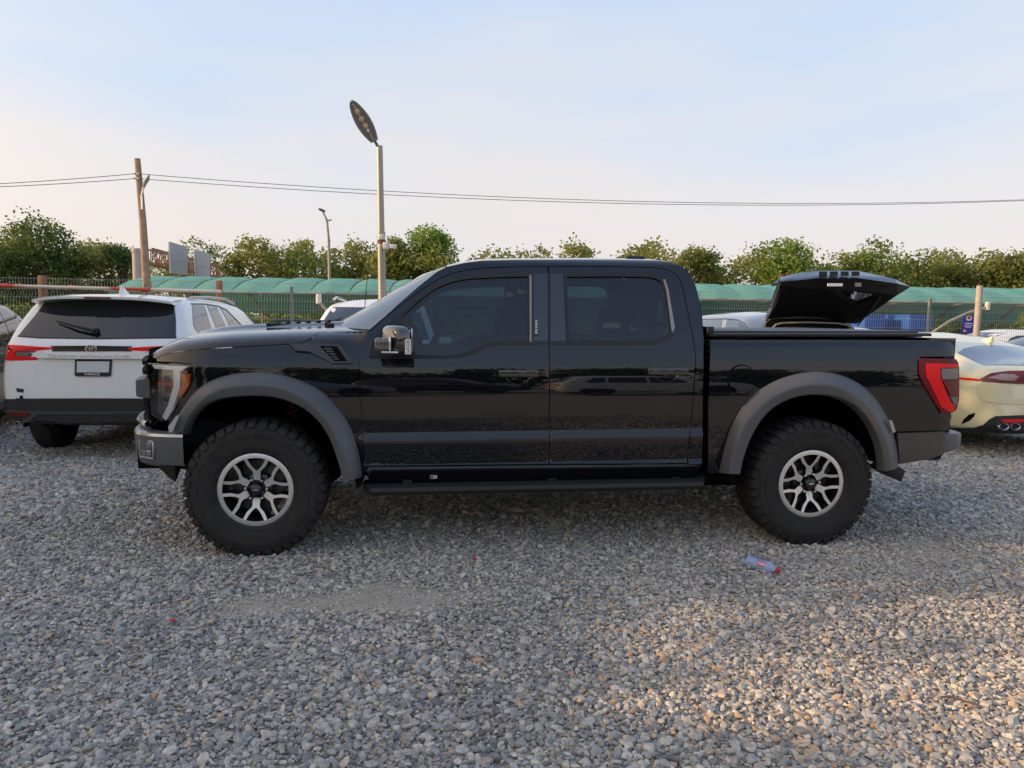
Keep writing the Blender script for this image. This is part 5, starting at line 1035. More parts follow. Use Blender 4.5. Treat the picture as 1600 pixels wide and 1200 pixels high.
def decal(name, pts, bv, m, parent, off=.004, depth=.006, res=5., holes=(), cast=caster_photo, unit=1.):
    """piece cut to an outline, laid on a body along sight lines"""
    V, F_ = sheet2d(pts, list(holes), res*unit); B, Mw, Mi = bv; P = []; hit = []
    for u, v in V:
        o, d = cast(u, v); h = B.ray_cast(o, d)
        P.append((o, d, h[0], h[1])); 
        if h[0]: hit.append((h[0]-o).length)
    if not hit: return None
    md = float(np.median(hit)); Q = []
    HN = []; M3 = Mi.to_3x3()
    for o, d, h, hn in P:
        if h is None: h, hn = B.find_nearest(o+d*md)[:2]
        Q.append(Mi @ h); hn = M3 @ hn; HN.append(hn if hn.dot(M3 @ d) < .15 else -hn)
    Q = np.array([tuple(q) for q in Q]); Nn = np.zeros_like(Q); a, b, c = Q[F_[:, 0]], Q[F_[:, 1]], Q[F_[:, 2]]; fn = np.cross(b-a, c-a)
    o0, d0 = cast(*V[0]); dl = np.array(Mi.to_3x3() @ d0)
    if (fn@dl).sum() > 0: fn = -fn; F_ = F_[:, ::-1]
    Nn = np.array([tuple(q) for q in HN])
    for _ in range(2):                                    # soften facet noise
        A = np.zeros_like(Nn); 
        for i, j in ((0, 1), (1, 2), (2, 0)): np.add.at(A, F_[:, i], Nn[F_[:, j]]); np.add.at(A, F_[:, j], Nn[F_[:, i]])
        Nn = Nn/ (np.linalg.norm(Nn, axis=1)[:, None]+1e-12)+A/(np.linalg.norm(A, axis=1)[:, None]+1e-12)
    Nn /= np.linalg.norm(Nn, axis=1)[:, None]+1e-12
    return solidsheet(name, Q, Nn, F_, m, parent, depth, off)
def ell(cx, cy, rx, ry, n=20, a0=0): return [(cx+rx*math.cos(a), cy+ry*math.sin(a)) for a in np.linspace(0, 2*math.pi, n+1)[:-1]+a0]
def line(pts, w):                                         # thin ribbon outline along a polyline (2D)
    L_, R_ = [], []
    for i, p in enumerate(pts):
        a = np.array(pts[max(0, i-1)]); b = np.array(pts[min(len(pts)-1, i+1)]); d = (b-a)/np.linalg.norm(b-a); n_ = np.array([-d[1], d[0]])*w/2; L_.append(tuple(np.array(p)+n_)); R_.append(tuple(np.array(p)-n_))
    return L_+R_[::-1]
ALLOY = mat('plain_alloy', (.42, .42, .43), .35, metal=.8)
wh_cache = {}
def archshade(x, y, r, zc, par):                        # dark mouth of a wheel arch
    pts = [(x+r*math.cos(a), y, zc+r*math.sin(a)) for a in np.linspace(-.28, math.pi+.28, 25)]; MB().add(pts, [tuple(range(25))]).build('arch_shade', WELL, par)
def carwheel(root, x, y, rad=.36, wid=.22, rimm=None):
    key = (rad, wid)
    if key not in wh_cache:
        mb = MB(); mb.lathe([(rad*.62, -wid/2+.01), (rad*.70, -wid/2), (rad*.88, -wid/2+.005), (rad*.975, -wid/2+.03), (rad, -wid/2+.06), (rad, wid/2-.06), (rad*.975, wid/2-.03), (rad*.7, wid/2), (rad*.6, wid/2)], 40); t = mb.build('wheel', RUBBER, None, smooth=True, ang=50)
        mb = MB(); mb.lathe([(0, -wid/2+.03), (rad*.16, -wid/2+.028), (rad*.2, -wid/2+.04), (rad*.2, .02), (rad*.58, .03)], 32, mi=1); mb.lathe([(rad*.56, -wid/2+.02), (rad*.60, -wid/2+.006), (rad*.63, -wid/2+.008), (rad*.63, 0)], 40)
        for k in range(10):
            a = 2*math.pi*k/10; ca, sa = math.cos(a), math.sin(a); q = [(r*ca-h*sa, yy, r*sa+h*ca) for r, h, yy in ((rad*.15, -.02, -wid/2+.03), (rad*.15, .02, -wid/2+.03), (rad*.60, .018, -wid/2+.012), (rad*.60, -.018, -wid/2+.012))]; q2 = [(x_, y_+.03, z_) for x_, y_, z_ in q]; mb.add(q+q2, [(0, 1, 2, 3), (0, 4, 5, 1), (2, 6, 7, 3), (1, 5, 6, 2), (3, 7, 4, 0)])
        rm_ = mb.build('rim', [ALLOY, WELL], t, smooth=True, ang=35); wh_cache[key] = t
    else: t = dup(wh_cache[key])
    t.parent = root; t.location = (x, y, rad-.012); t.rotation_euler = (0, 0, math.pi if y > 0 else 0); return t
def wheels(root, x0, x1, y, rad=.36, wid=.23):
    for x in (x0, x1):
        for sg in (-1, 1): carwheel(root, x, sg*(y-wid/2+.01), rad, wid)
def textmesh(s, name, m, parent, Mx, h, ext=.002, width=None):
    c = bpy.data.curves.new(name, 'FONT'); c.body = s; c.size = 1.; c.align_x = 'CENTER'; c.align_y = 'CENTER'; c.resolution_u = 2; c.extrude = ext/h; o = bpy.data.objects.new(name, c); COL.objects.link(o)
    dg = bpy.context.evaluated_depsgraph_get(); me = bpy.data.meshes.new_from_object(o.evaluated_get(dg)); bpy.data.objects.remove(o); v = np.array([tuple(x.co) for x in me.vertices]); wd = v[:, 0].max()-v[:, 0].min(); k = h if width is None else width/wd
    hh = h/.7
    for x in me.vertices: x.co = Mx @ Vector((x.co.x*k, x.co.y*hh, x.co.z*h))
    me.materials.append(m); return link(bpy.data.objects.new(name, me), parent)
BLKTRIM = mat('body_trim_black', (.018, .018, .019), .5, noise=.1)
# ---- the white suv seen from behind
HD = R(5.3); c0 = at(143, 545, 7.42)
suv = thing('white_suv', 'white suv seen from behind with full width black light bar and dark rear window', 'suv', (c0.x, c0.y, 0), R(90)+HD)
ST1 = [(0, .40, 1.17, .855), (.03, .39, 1.20, .90), (.08, .385, 1.27, .945), (.20, .38, 1.43, .985), (.34, .37, 1.60, 1.), (.42, .36, 1.675, 1.), (.55, .35, 1.70, 1.), (1.2, .30, 1.715, 1.), (2.2, .24, 1.70, 1.), (2.8, .24, 1.64, 1.), (3.25, .24, 1.44, 1.), (3.75, .24, 1.16, .99), (4.3, .25, 1.05, .96), (4.7, .28, .92, .88), (4.82, .32, .75, .78)]
sb_, sbv = carbody(suv, ST1, .968, .925, .735, 1.13, 1.70, WHITEPT, 90, crown=.035)
wheels(suv, .88, 3.75, .93, .375, .25)
D = lambda nm, pts, m, off=.004, depth=.008, par=sb_, res=2.6, holes=(): decal(nm, pts, sbv, m, par, off, depth, res, holes)
tgp = D('tailgate', [(21, 564), (62, 562.5), (150, 562), (262, 563), (268, 600), (268, 622), (24, 622), (21.5, 600)], WHITEPT, .010, .012, suv)
lower = D('rear_bumper', [(3.5, 623.5), (60, 623), (143, 622.5), (240, 623), (292, 623), (294, 650), (288, 672), (250, 681), (143, 682), (60, 680), (27, 675), (9, 662), (3, 640)], BLKTRIM, .018, .03, suv)
D('bumper_step', [(9, 641), (14, 640.5), (60, 642), (143, 642.5), (280, 641), (280, 645), (143, 647), (64, 646.5), (50, 656), (36, 663), (24, 664), (30, 660), (46, 651), (52, 646), (16, 645)], mat('trim_grey', (.045, .046, .048), .45), .030, .016, lower)
D('reflector', [(15, 643), (48, 644.5), (47, 650.5), (17, 649)], REDDK, .032, .01, lower)
D('rear_window', [(29, 524.5), (40, 511), (56, 492), (69, 474), (76, 467), (170, 464.5), (262, 467), (272, 476), (275, 500), (275, 527), (150, 528.5), (60, 527)], DARKGL, .004, .006, suv)
D('belt_trim', line([(28, 525.5), (60, 528), (150, 529.5), (276, 528)], 1.6), BLKTRIM, .005, .006)
lb = D('light_bar', [(80, 540.5), (143, 540), (206, 541), (206, 549), (143, 549), (82, 549)], mat('gloss_black_trim', (.006, .006, .007), .12, coat=1.), .006, .01, suv)
tl1 = D('taillight', [(2.5, 556), (4, 546), (14, 539.5), (40, 540.8), (86, 543), (85, 544.6), (56, 547.6), (25, 549), (23.5, 556), (61, 558), (57, 562.8), (20, 563), (3, 562.5)], RED, .012, .014, suv)
D('reverse_lamp', [(26, 550), (52, 549.5), (43, 556), (25.5, 555.5)], MATS['reverse_lens'], .010, .012, tl1); D('lamp_surround', [(24, 549), (56, 548.6), (46, 558), (24, 557)], MATS['gloss_black_trim'], .007, .01, tl1)
D('taillight', [(198, 547), (208, 543), (262, 541), (284, 540), (291, 550), (290, 562), (240, 562), (236, 557), (262, 556), (262, 550)], RED, .008, .008, suv)
lm = D('emblem', ell(143, 544.5, 9.3, 6.6, 28), BRIGHT, .016, .012, lb, 3., [ell(143, 544.5, 7.9, 5.4, 28)])
D('emblem', ell(143, 545, 2.7, 5.4, 20), BRIGHT, .016, .01, lb, 2., [ell(143, 545, 1.6, 4.2, 20)]); D('emblem', ell(143, 542.4, 7.4, 2.6, 22), BRIGHT, .018, .01, lb, 2., [ell(143, 542.4, 6.0, 1.5, 22)])
led = D('tailgate_ledge', [(52, 551), (70, 550), (143, 550), (230, 550.5), (234, 557), (228, 560.5), (143, 560.5), (62, 559)], WHITEPT, .046, .05, suv)
Mi = sbv[2]
def on_suv(px, py, off, bvh=None):
    b = bvh or sbv; o, d = caster_photo(px, py); h = b[0].ray_cast(o, d); h = h if h[0] else b[0].find_nearest(o+d*8.6); return b[2] @ h[0]+b[2].to_3x3() @ (h[1]*off)
q = on_suv(143, 555.5, .050); textmesh('GRAND HIGHLANDER', 'raised_word', WHITEPT, led, Matrix.Translation(q) @ Matrix(((0, 0, -1, 0), (-1, 0, 0, 0), (0, 1, 0, 0), (0, 0, 0, 1))), .028, .006, .80)
fr_ = D('plate_frame', [(119, 562), (122, 560.5), (173, 561), (176, 562.5), (174.5, 586), (172, 588), (121, 587.5), (118.5, 586)], BLKTRIM, .026, .018, suv)
D('number_plate', [(122.5, 564.5), (173, 564.5), (172, 581.5), (122, 581.5)], mat('plate_paper', (.62, .63, .62), .5, noise=.05, nscale=14), .030, .004, fr_)
q = on_suv(146, 584.6, .0285); TM = lambda q: Matrix.Translation(q) @ Matrix(((0, 0, -1, 0), (-1, 0, 0, 0), (0, 1, 0, 0), (0, 0, 0, 1)))
textmesh('VANCE', 'frame_word', mat('print_white', (.8, .8, .8), .5), fr_, TM(q), .024, .002, .15)
q = on_suv(147, 562.8, .0285); textmesh('FINE CARS', 'frame_word', mat('print_grey', (.35, .35, .35), .5), fr_, TM(q), .010, .002, .20) if False else None
D('model_badge', [(26, 606), (38, 607.6), (38, 613), (28, 612)], mat('badge_dark', (.06, .065, .07), .25, metal=.7), .016, .008, tgp, 2.)
wp = MB(); w0, w1 = on_suv(91, 504.5, .03), on_suv(151, 521.5, .045); wp.tube([w0, w0.lerp(w1, .5)+Vector((-.02, 0, 0)), w1], [.008, .014, .020], 6); wp.tube([w1, w1+Vector((.06, 0, 0))], .028, 8); wp.build('rear_wiper', DARKPL, suv, smooth=True, ang=50)
sp_ = MB(); P = []
for y in np.linspace(-.70, .70, 25):
    e = abs(y)/.70; xr = .17+.10*e**4; P.append([(.62, y*.99, 1.733-.045*e**3), (.40, y, 1.722-.045*e**3), (xr, y, 1.697-.04*e**3), (xr+.005, y, 1.672-.04*e**3), (.45, y, 1.655-.05*e**3)])
sp_.grid(P); sp_.add(P[0], [(0, 1, 2, 3, 4)]); sp_.add(P[-1], [(4, 3, 2, 1, 0)]); spo = sp_.build('roof_spoiler', WHITEPT, suv, smooth=True, ang=45, fixn=True)
MB().box((.168, 0, 1.683), (.012, .26, .014)).build('stop_lamp', REDDK, spo)
mb = MB(); mb.add([(.72, -.025, 1.735), (.72, .025, 1.735), (.95, .01, 1.735), (.95, -.01, 1.735), (.74, -.008, 1.83), (.74, .008, 1.83), (.79, 0, 1.82)], [(0, 4, 5, 1), (0, 3, 6, 4), (1, 5, 6, 2), (4, 6, 5), (2, 6, 3)]); mb.build('antenna_fin', WHITEPT, suv, fixn=True)
for sg in (-1, 1):
    mb = MB(); mb.tube([(.85, sg*.66, 1.68), (1.0, sg*.665, 1.715), (1.6, sg*.67, 1.735), (2.3, sg*.665, 1.73), (2.75, sg*.65, 1.68)], .018, 8); mb.build('roof_rail', mat('rail_satin', (.5, .5, .5), .35, metal=.8), suv, smooth=True, ang=50)
for pts in ([(300, 476.5), (319.5, 477), (334, 526), (318, 527.5), (307, 518), (302, 508)], [(323, 477), (339, 480), (359, 523.5), (343, 525)], [(343.5, 481.5), (352, 487), (366, 500), (384, 520.5), (364, 522.5), (351, 494)]):
    D('side_window', pts, DARKGL, .004, .006, suv)
D('window_frame', line([(298, 475), (320, 475.2), (341, 478.5), (354, 485), (370, 501), (388, 521)], 1.6), BLKTRIM, .004, .006, suv)
MB().box((1.5, 0, .42), (2.6, 1.2, .14)).build('underbody', WELL, suv)
for x in (.88, 3.75):
    for sg in (-1, 1):
        archshade(x, sg*.951, .42, .40, suv)
# ---- generic saloon / suv shapes for the rest of the lot
T_SUV = [(0, .40, 1.00, .85), (.04, .36, 1.06, .91), (.10, .34, 1.16, .95), (.25, .32, 1.38, .985), (.42, .30, 1.58, 1.), (.55, .28, 1.63, 1.), (1.3, .25, 1.66, 1.), (2.2, .24, 1.65, 1.), (2.6, .24, 1.60, 1.), (3.0, .24, 1.40, 1.), (3.45, .24, 1.10, .99), (4.1, .25, 1.00, .96), (4.5, .28, .86, .88), (4.62, .34, .70, .76)]
T_SED = [(0, .36, .98, .80), (.04, .33, 1.01, .87), (.14, .32, 1.04, .935), (.35, .30, 1.065, .985), (.60, .28, 1.10, 1.), (1.0, .26, 1.235, 1.), (1.5, .24, 1.355, 1.), (2.0, .23, 1.40, 1.), (2.5, .23, 1.39, 1.), (2.9, .23, 1.27, 1.), (3.4, .23, 1.02, .99), (4.1, .24, .93, .96), (4.6, .26, .80, .86), (4.76, .32, .66, .74)]
def side_cast(root, sg):
    Mw = Matrix.Translation(root.location) @ Matrix.Rotation(root.rotation_euler.z, 4, 'Z')
    return lambda u, v: (Mw @ Vector((u, sg*3, v)), Mw.to_3x3() @ Vector((0, -sg, 0)))
def end_cast(root, sg):
    Mw = Matrix.Translation(root.location) @ Matrix.Rotation(root.rotation_euler.z, 4, 'Z')
    return lambda u, v: (Mw @ Vector((9. if sg > 0 else -4., u, v)), Mw.to_3x3() @ Vector((-sg, 0, 0)))
def parked(name, label, cat, loc, heading, kind, paint, group=None, detail=True):
    root = thing(name, label, cat, (loc[0], loc[1], 0), heading, group); S = kind == 'suv'
    body, bv = carbody(root, T_SUV if S else T_SED, .92 if S else .905, .895 if S else .88, .70 if S else .60, 1.05 if S else .95, 1.65 if S else 1.40, paint, 60)
    wheels(root, .86 if S else .98, 3.62 if S else 3.82, .915, .36 if S else .335, .22)
    dd = lambda nm, pts, m, c, off=.004, par=root: decal(nm, pts, bv, m, par, off, .008, .09, (), c)
    for sg in (-1, 1):
        c = side_cast(root, sg)
        W_ = [[(.55, 1.12), (1.02, 1.10), (1.06, 1.53), (.80, 1.52)], [(1.10, 1.10), (1.98, 1.08), (1.98, 1.555), (1.12, 1.535)], [(2.04, 1.08), (2.95, 1.07), (2.62, 1.49), (2.45, 1.54), (2.04, 1.555)]] if S else [[(.98, 1.03), (1.90, 1.0), (1.90, 1.315), (1.62, 1.30), (1.25, 1.19)], [(1.96, 1.0), (2.92, .98), (2.55, 1.24), (2.38, 1.30), (1.96, 1.318)]]
        for w in W_: dd('side_window', w, DARKGL, c)
        if detail:
            for x in ((1.05, 2.02, 3.02) if S else (1.05, 1.94, 2.98)): dd('door_seam', line([(x+.0, .42), (x, 1.04 if S else .96)], .008), WELL, c, .0015)
            for x in ((1.22, 2.2) if S else (1.2, 2.15)): dd('door_handle', [(x, .93), (x+.2, .93), (x+.2, .96), (x, .96)] if S else [(x, .86), (x+.2, .86), (x+.2, .89), (x, .89)], paint, c, .02)
            dd('sill_trim', [(1.25, .26), (3.25, .26), (3.25, .40), (1.25, .40)], BLKTRIM, c, .004)
        for x in ((.86, 3.62) if S else (.98, 3.82)): archshade(x, sg*.922, .41 if S else .385, .37, root)
        mb = MB(); mb.box((2.92 if S else 2.82, sg*1.0, 1.12 if S else 1.02), (.10, .18, .13)); mb.build('door_mirror', paint, root, bevel=.025)
    r_ = end_cast(root, -1); f_ = end_cast(root, 1); z = 1.08 if S else 1.08
    dd('rear_window', [(-.72, 1.16), (.72, 1.16), (.60, 1.56), (-.60, 1.56)] if S else [(-.66, 1.13), (.66, 1.13), (.50, 1.35), (-.50, 1.35)], DARKGL, r_); dd('windscreen', [(-.78, 1.16), (.78, 1.16), (.62, 1.57), (-.62, 1.57)] if S else [(-.74, 1.06), (.74, 1.06), (.54, 1.36), (-.54, 1.36)], DARKGL, f_)
    for sg in (-1, 1):
        a = lambda p: [(sg*u, v) for u, v in p]
        dd('taillight', a([(.45, .86), (.78, .84), (.80, .98), (.45, .95)]), RED, r_, .008); dd('headlight', a([(.42, .70), (.76, .72), (.80, .84), (.44, .78)]), MATS['reverse_lens'], f_, .008)
    dd('grille', [(-.38, .50), (.38, .50), (.40, .74), (-.40, .74)], BLKTRIM, f_, .006); dd('bumper_trim', [(-.75, .36), (.75, .36), (.75, .50), (-.75, .50)], BLKTRIM, r_, .006); dd('number_plate', [(-.26, .62), (.26, .62), (.26, .73), (-.26, .73)], MATS['plate_paper'], r_, .01)
    return root, body, bv
PSILV = mat('paint_silver', (.36, .38, .41), .3, metal=.5, coat=1.); PDARK = mat('paint_dark_blue', (.018, .024, .034), .3, metal=.2, coat=1.); PGREY = mat('paint_dark_grey', (.035, .037, .04), .3, metal=.3, coat=1.); PBLK = mat('paint_black', (.006, .006, .007), .3, coat=1.); PPALE = mat('paint_pale_green', (.52, .58, .54), .3, coat=1.)
parked('dark_crossover', 'dark blue grey crossover cut by the left edge beside the white suv', 'car', (-6.78, 7.36), R(90+17), 'suv', PDARK)
parked('white_suv', 'white suv with black windscreen facing us beyond the pickup bonnet', 'suv', (-2.27, 13.3), R(-90+6), 'suv', WHITEPT)
w2 = [o for o in bpy.data.objects if o.name.startswith('white_suv')][-1]
w2.scale = (1, 1, 1.055)
for sg in (-1, 1):
    mb = MB(); mb.tube([(.75, sg*.64, 1.64), (.9, sg*.645, 1.70), (2.0, sg*.65, 1.715), (2.5, sg*.64, 1.66)], .02, 8); mb.build('roof_rail', BRIGHT, w2, smooth=True, ang=50)
parked('dark_green_car', 'dark green car with a red rear lamp under the canopy behind the fence', 'car', (at(434, 500, 25.6).x, 25.6), R(90+4), 'sedan', mat('paint_dark_green', (.012, .03, .026), .3, coat=1.))
parked('white_sedan', 'white saloon behind the fence to the right of the bare post', 'car', (at(1640, 500, 17.2).x+1.2, 17.2), R(180), 'sedan', WHITEPT)
parked('pale_sedan', 'pale green saloon behind the fence right of the open tailgate', 'car', (at(1372, 500, 18.2).x, 18.2), R(84), 'sedan', PPALE)
parked('grey_sedan', 'dark grey saloon facing left beyond the pale yellow car at the right edge', 'car', (at(1640, 500, 12.3).x+2.55, 12.35), R(180+4), 'sedan', PGREY)
for i, (px, Y, col, lab) in enumerate(((330, 26.5, PSILV, 'silver car under the canopy behind the side windows of the white suv'), (545, 27, PBLK, 'black car under the canopy behind the far white suv'), (1180, 27, PDARK, 'dark blue car under the canopy left of the open tailgate'), (1475, 25.5, PBLK, 'black car under the canopy left of the small banner'), (1590, 26.5, PGREY, 'grey car under the canopy at the far right'))):
    parked('canopy_car', lab, 'car', (at(px, 500, Y).x, Y), R(90), 'sedan', col, 'cars parked under the canopy', False)
# vehicles behind the photographer, seen in the black paint
parked('white_suv', 'white suv parked across the lot and mirrored in the rear door', 'suv', (3.4, -6.6), R(4), 'suv', WHITEPT)
parked('silver_sedan', 'silver saloon parked across the lot and mirrored in the front door', 'car', (-4.8, -7.6), R(-6), 'sedan', PSILV)
parked('black_suv', 'black suv parked across the lot behind the photographer', 'suv', (-.6, -11.5), R(30), 'suv', PBLK)
# ---- pale yellow sports saloon
YEL = mat('paint_pale_yellow', (.76, .71, .45), .28, coat=1.)
yc = at(1652, 600, 8.35); yel = thing('yellow_sedan', 'pale yellow sports saloon with twin oval exhausts seen from behind at the right edge', 'car', (yc.x, yc.y, 0), R(90+6))
ST2 = [(0, .33, .96, .80), (.03, .30, .99, .86), (.10, .29, 1.03, .92), (.22, .28, 1.055, .965), (.42, .27, 1.075, .99), (.60, .26, 1.12, 1.), (1.0, .25, 1.235, 1.), (1.5, .24, 1.335, 1.), (2.0, .23, 1.375, 1.), (2.5, .23, 1.37, 1.), (2.95, .23, 1.25, 1.), (3.5, .23, 1.0, .99), (4.2, .24, .90, .96), (4.68, .26, .76, .86), (4.83, .32, .62, .74)]
yb, ybv = carbody(yel, ST2, .945, .925, .60, .94, 1.375, YEL, 90)
wheels(yel, .98, 3.88, .94, .345, .24)
E_ = lambda nm, pts, m, off=.004, depth=.008, par=yb, res=2.6, holes=(): decal(nm, pts, ybv, m, par, off, depth, res, holes)
E_('rear_window', [(1496, 552), (1506, 545), (1522, 541), (1548, 539), (1580, 541), (1640, 545), (1700, 552), (1690, 571), (1640, 572), (1580, 571), (1537, 570.5), (1515, 561)], mat('rear_glass_blue', (.02, .04, .07), .04, spec=.8, coat=1.), .004, .006, yel)
tl3 = E_('taillight', [(1531, 592.5), (1549, 584), (1575, 580.5), (1640, 579.5), (1640, 600), (1590, 599.5), (1563, 598), (1534, 596.5)], mat('deep_red_lens', (.20, .006, .02), .1, coat=1.), .012, .02, yel)
E_('lamp_glass', [(1542, 591.5), (1562, 586), (1582, 585.5), (1591, 588), (1583, 595), (1560, 594)], mat('lamp_pale', (.30, .22, .23), .25, coat=.4), .020, .006, tl3)
E_('side_marker', [(1494, 589), (1531, 592.5), (1531, 596), (1494, 592)], RED, .008, .01, yel)
E_('bumper_vent', [(1502, 663), (1506, 655), (1514, 648), (1524, 645), (1522, 651), (1514, 658)], WELL, .004, .008, yel)
df = E_('rear_diffuser', [(1488, 668.5), (1522, 668), (1536, 664), (1546, 655), (1556, 650), (1600, 648.5), (1700, 648.5), (1700, 680), (1560, 679), (1530, 674), (1490, 672)], BLKTRIM, .016, .03, yel)
E_('reflector', [(1561, 655), (1600, 654.5), (1597, 659), (1567, 659.5)], RED, .022, .01, df)
for cx in (1563.5, 1581.5):
    qq = on_suv(cx if cx < 1700 else 1740, 665.5, .0, ybv); mb = MB(); P = [[(qq.x+dx, qq.y+.060*k*math.cos(a), qq.z+.042*k*math.sin(a)) for dx, k in ((.10, .9), (-.05, 1.), (-.055, .97), (-.05, .84), (.06, .75))] for a in np.linspace(0, 2*math.pi, 29)]; mb.grid(P); ex_ = mb.build('exhaust_tip', BRIGHT, yel, smooth=True, ang=50, fixn=True)
    mb = MB(); mb.add([(qq.x-.0, qq.y+.048*math.cos(a), qq.z+.034*math.sin(a)) for a in np.linspace(0, 2*math.pi, 21)[:-1]], [tuple(range(20))]); mb.build('exhaust_bore', WELL, ex_)
pass
E_('fascia_crease', [(1527, 600), (1534, 598), (1580, 601), (1582, 622), (1640, 626), (1640, 634), (1560, 630), (1536, 626), (1528, 615)], YEL, .010, .012)
c = side_cast(yel, 1); decal('side_window', [(.95, 1.02), (1.9, .99), (1.9, 1.29), (1.55, 1.27), (1.2, 1.17)], ybv, DARKGL, yel, .004, .008, .09, (), c); decal('side_window', [(1.96, .99), (2.95, .96), (2.55, 1.22), (2.35, 1.28), (1.96, 1.295)], ybv, DARKGL, yel, .004, .008, .09, (), c)
mb = MB(); q = on_suv(1546, 535, .0, ybv); mb.add([(q.x-.05, q.y-.025, q.z), (q.x-.05, q.y+.025, q.z), (q.x+.18, q.y+.01, q.z+.01), (q.x+.18, q.y-.01, q.z+.01), (q.x-.05, q.y-.01, q.z+.075), (q.x-.05, q.y+.01, q.z+.075), (q.x+.02, q.y, q.z+.065)], [(0, 4, 5, 1), (0, 3, 6, 4), (1, 5, 6, 2), (4, 6, 5), (2, 6, 3)]); mb.build('antenna_fin', YEL, yel, fixn=True)
for x in (.98, 3.88):
    for sg in (-1, 1): archshade(x, sg*.951, .39, .36, yel)
# ---- dark suv, sky reflection painted as silver; tailgate raised behind the truck bed
hc = at(1274, 500, 9.0); hat = thing('sky_silvered_suv', 'dark suv painted silver for reflected sky, black lined tailgate raised open behind the truck bed', 'suv', (hc.x, hc.y, 0), R(90+6))
hb, hbv = carbody(hat, T_SUV, .92, .895, .70, 1.05, 1.65, PSILV, 70)
hat.scale = (1, 1, .985)
wheels(hat, .86, 3.62, .915, .36, .22)
G_ = lambda nm, pts, m, off=.004, depth=.006, par=hat, res=5., holes=(): decal(nm, pts, hbv, m, par, off, depth, res, holes)
PW_ = mat('window_sky_glass', (.03, .035, .04), .02, spec=1., coat=1.)
G_('side_window', [(1097, 497), (1129, 496.5), (1124, 530), (1097, 530)], PW_); G_('side_window', [(1136, 497), (1152, 497.5), (1160, 502), (1172, 517), (1176, 528), (1131, 530)], PW_)
G_('window_frame', line([(1096, 496.5), (1135, 495.5), (1155, 497.5), (1163, 502.5), (1174, 518)], 1.2), BLKTRIM)
ap = G_('boot_opening', [(1193, 530), (1194, 514), (1197, 503), (1205, 497), (1262, 495.5), (1325, 498.5), (1337, 504), (1343, 512), (1347, 530)], WELL, .014, .01)
seal = [on_suv(x, y, .02, hbv) for x, y in ((1204, 522), (1206, 512), (1212, 506), (1222, 503.5), (1262, 502.5), (1306, 504), (1324, 507), (1332, 512), (1335, 522))]; MB().tube(seal, .013, 6).build('boot_seal', mat('seal_grey', (.42, .40, .37), .5), hat, smooth=True, ang=60)
lin = G_('boot_lining', [(1214, 530), (1216, 512), (1226, 508), (1305, 509), (1318, 514), (1322, 530)], mat('lining_grey', (.010, .010, .010), .8, spec=.2), .016, .006)
Hi = Matrix.Translation(hat.location) @ Matrix.Rotation(hat.rotation_euler.z, 4, 'Z'); Hi = Hi.inverted()
def HP(x, y, Y): v = Hi @ at(x, y, Y); return Vector((v.x, v.y, v.z/.985))
GT = mat('tailgate_black', (.008, .008, .009), .45, spec=.3)
A_, B_, C_, D_ = HP(1197, 505, 9.50), HP(1222, 449, 8.72), HP(1402, 461, 8.80), HP(1338, 506, 9.62)
up_n = (B_-A_).cross(D_-A_).normalized(); up_n = up_n if up_n.z > 0 else -up_n
def bil(u, v): return A_*(1-u)*(1-v)+B_*(1-u)*v+C_*u*v+D_*u*(1-v)
hole = [(.42, .93), (.80, .93), (.885, .84), (.80, .56), (.66, .66), (.50, .84)]; tgt = MB()
V, F_ = sheet2d([(0, 0), (1, 0), (1, 1), (0, 1)], [hole], .07); n = len(V); bow = lambda u, v: up_n*.05*math.sin(math.pi*u)*(1 if .02 < u < .98 else 0)
tgt.add([bil(u, v)+bow(u, v) for u, v in V], [tuple(map(int, f)) for f in F_]); tgt.add([bil(u, v)+bow(u, v)+up_n*.07 for u, v in V], [tuple(map(int, f)) for f in F_])
for lp__ in ([(0, 0), (1, 0), (1, 1), (0, 1)], hole):
    L2 = densify(lp__, .07); k = len(L2); tgt.add([bil(u, v)+bow(u, v) for u, v in L2]+[bil(u, v)+bow(u, v)+up_n*.07 for u, v in L2], [(i, (i+1) % k, k+(i+1) % k, k+i) for i in range(k)])
tgo = tgt.build('tailgate', mat('tailgate_lining', (.006, .006, .0065), .7, spec=.2), hat)
mb = MB(); mb.add([bil(u, v)+bow(u, v)+up_n*.035 for u, v in hole], [(0, 1, 2, 3, 4, 5)]); mb.build('tailgate_window', glass('hatch_glass', (.75, .85, .85), .75), tgo)
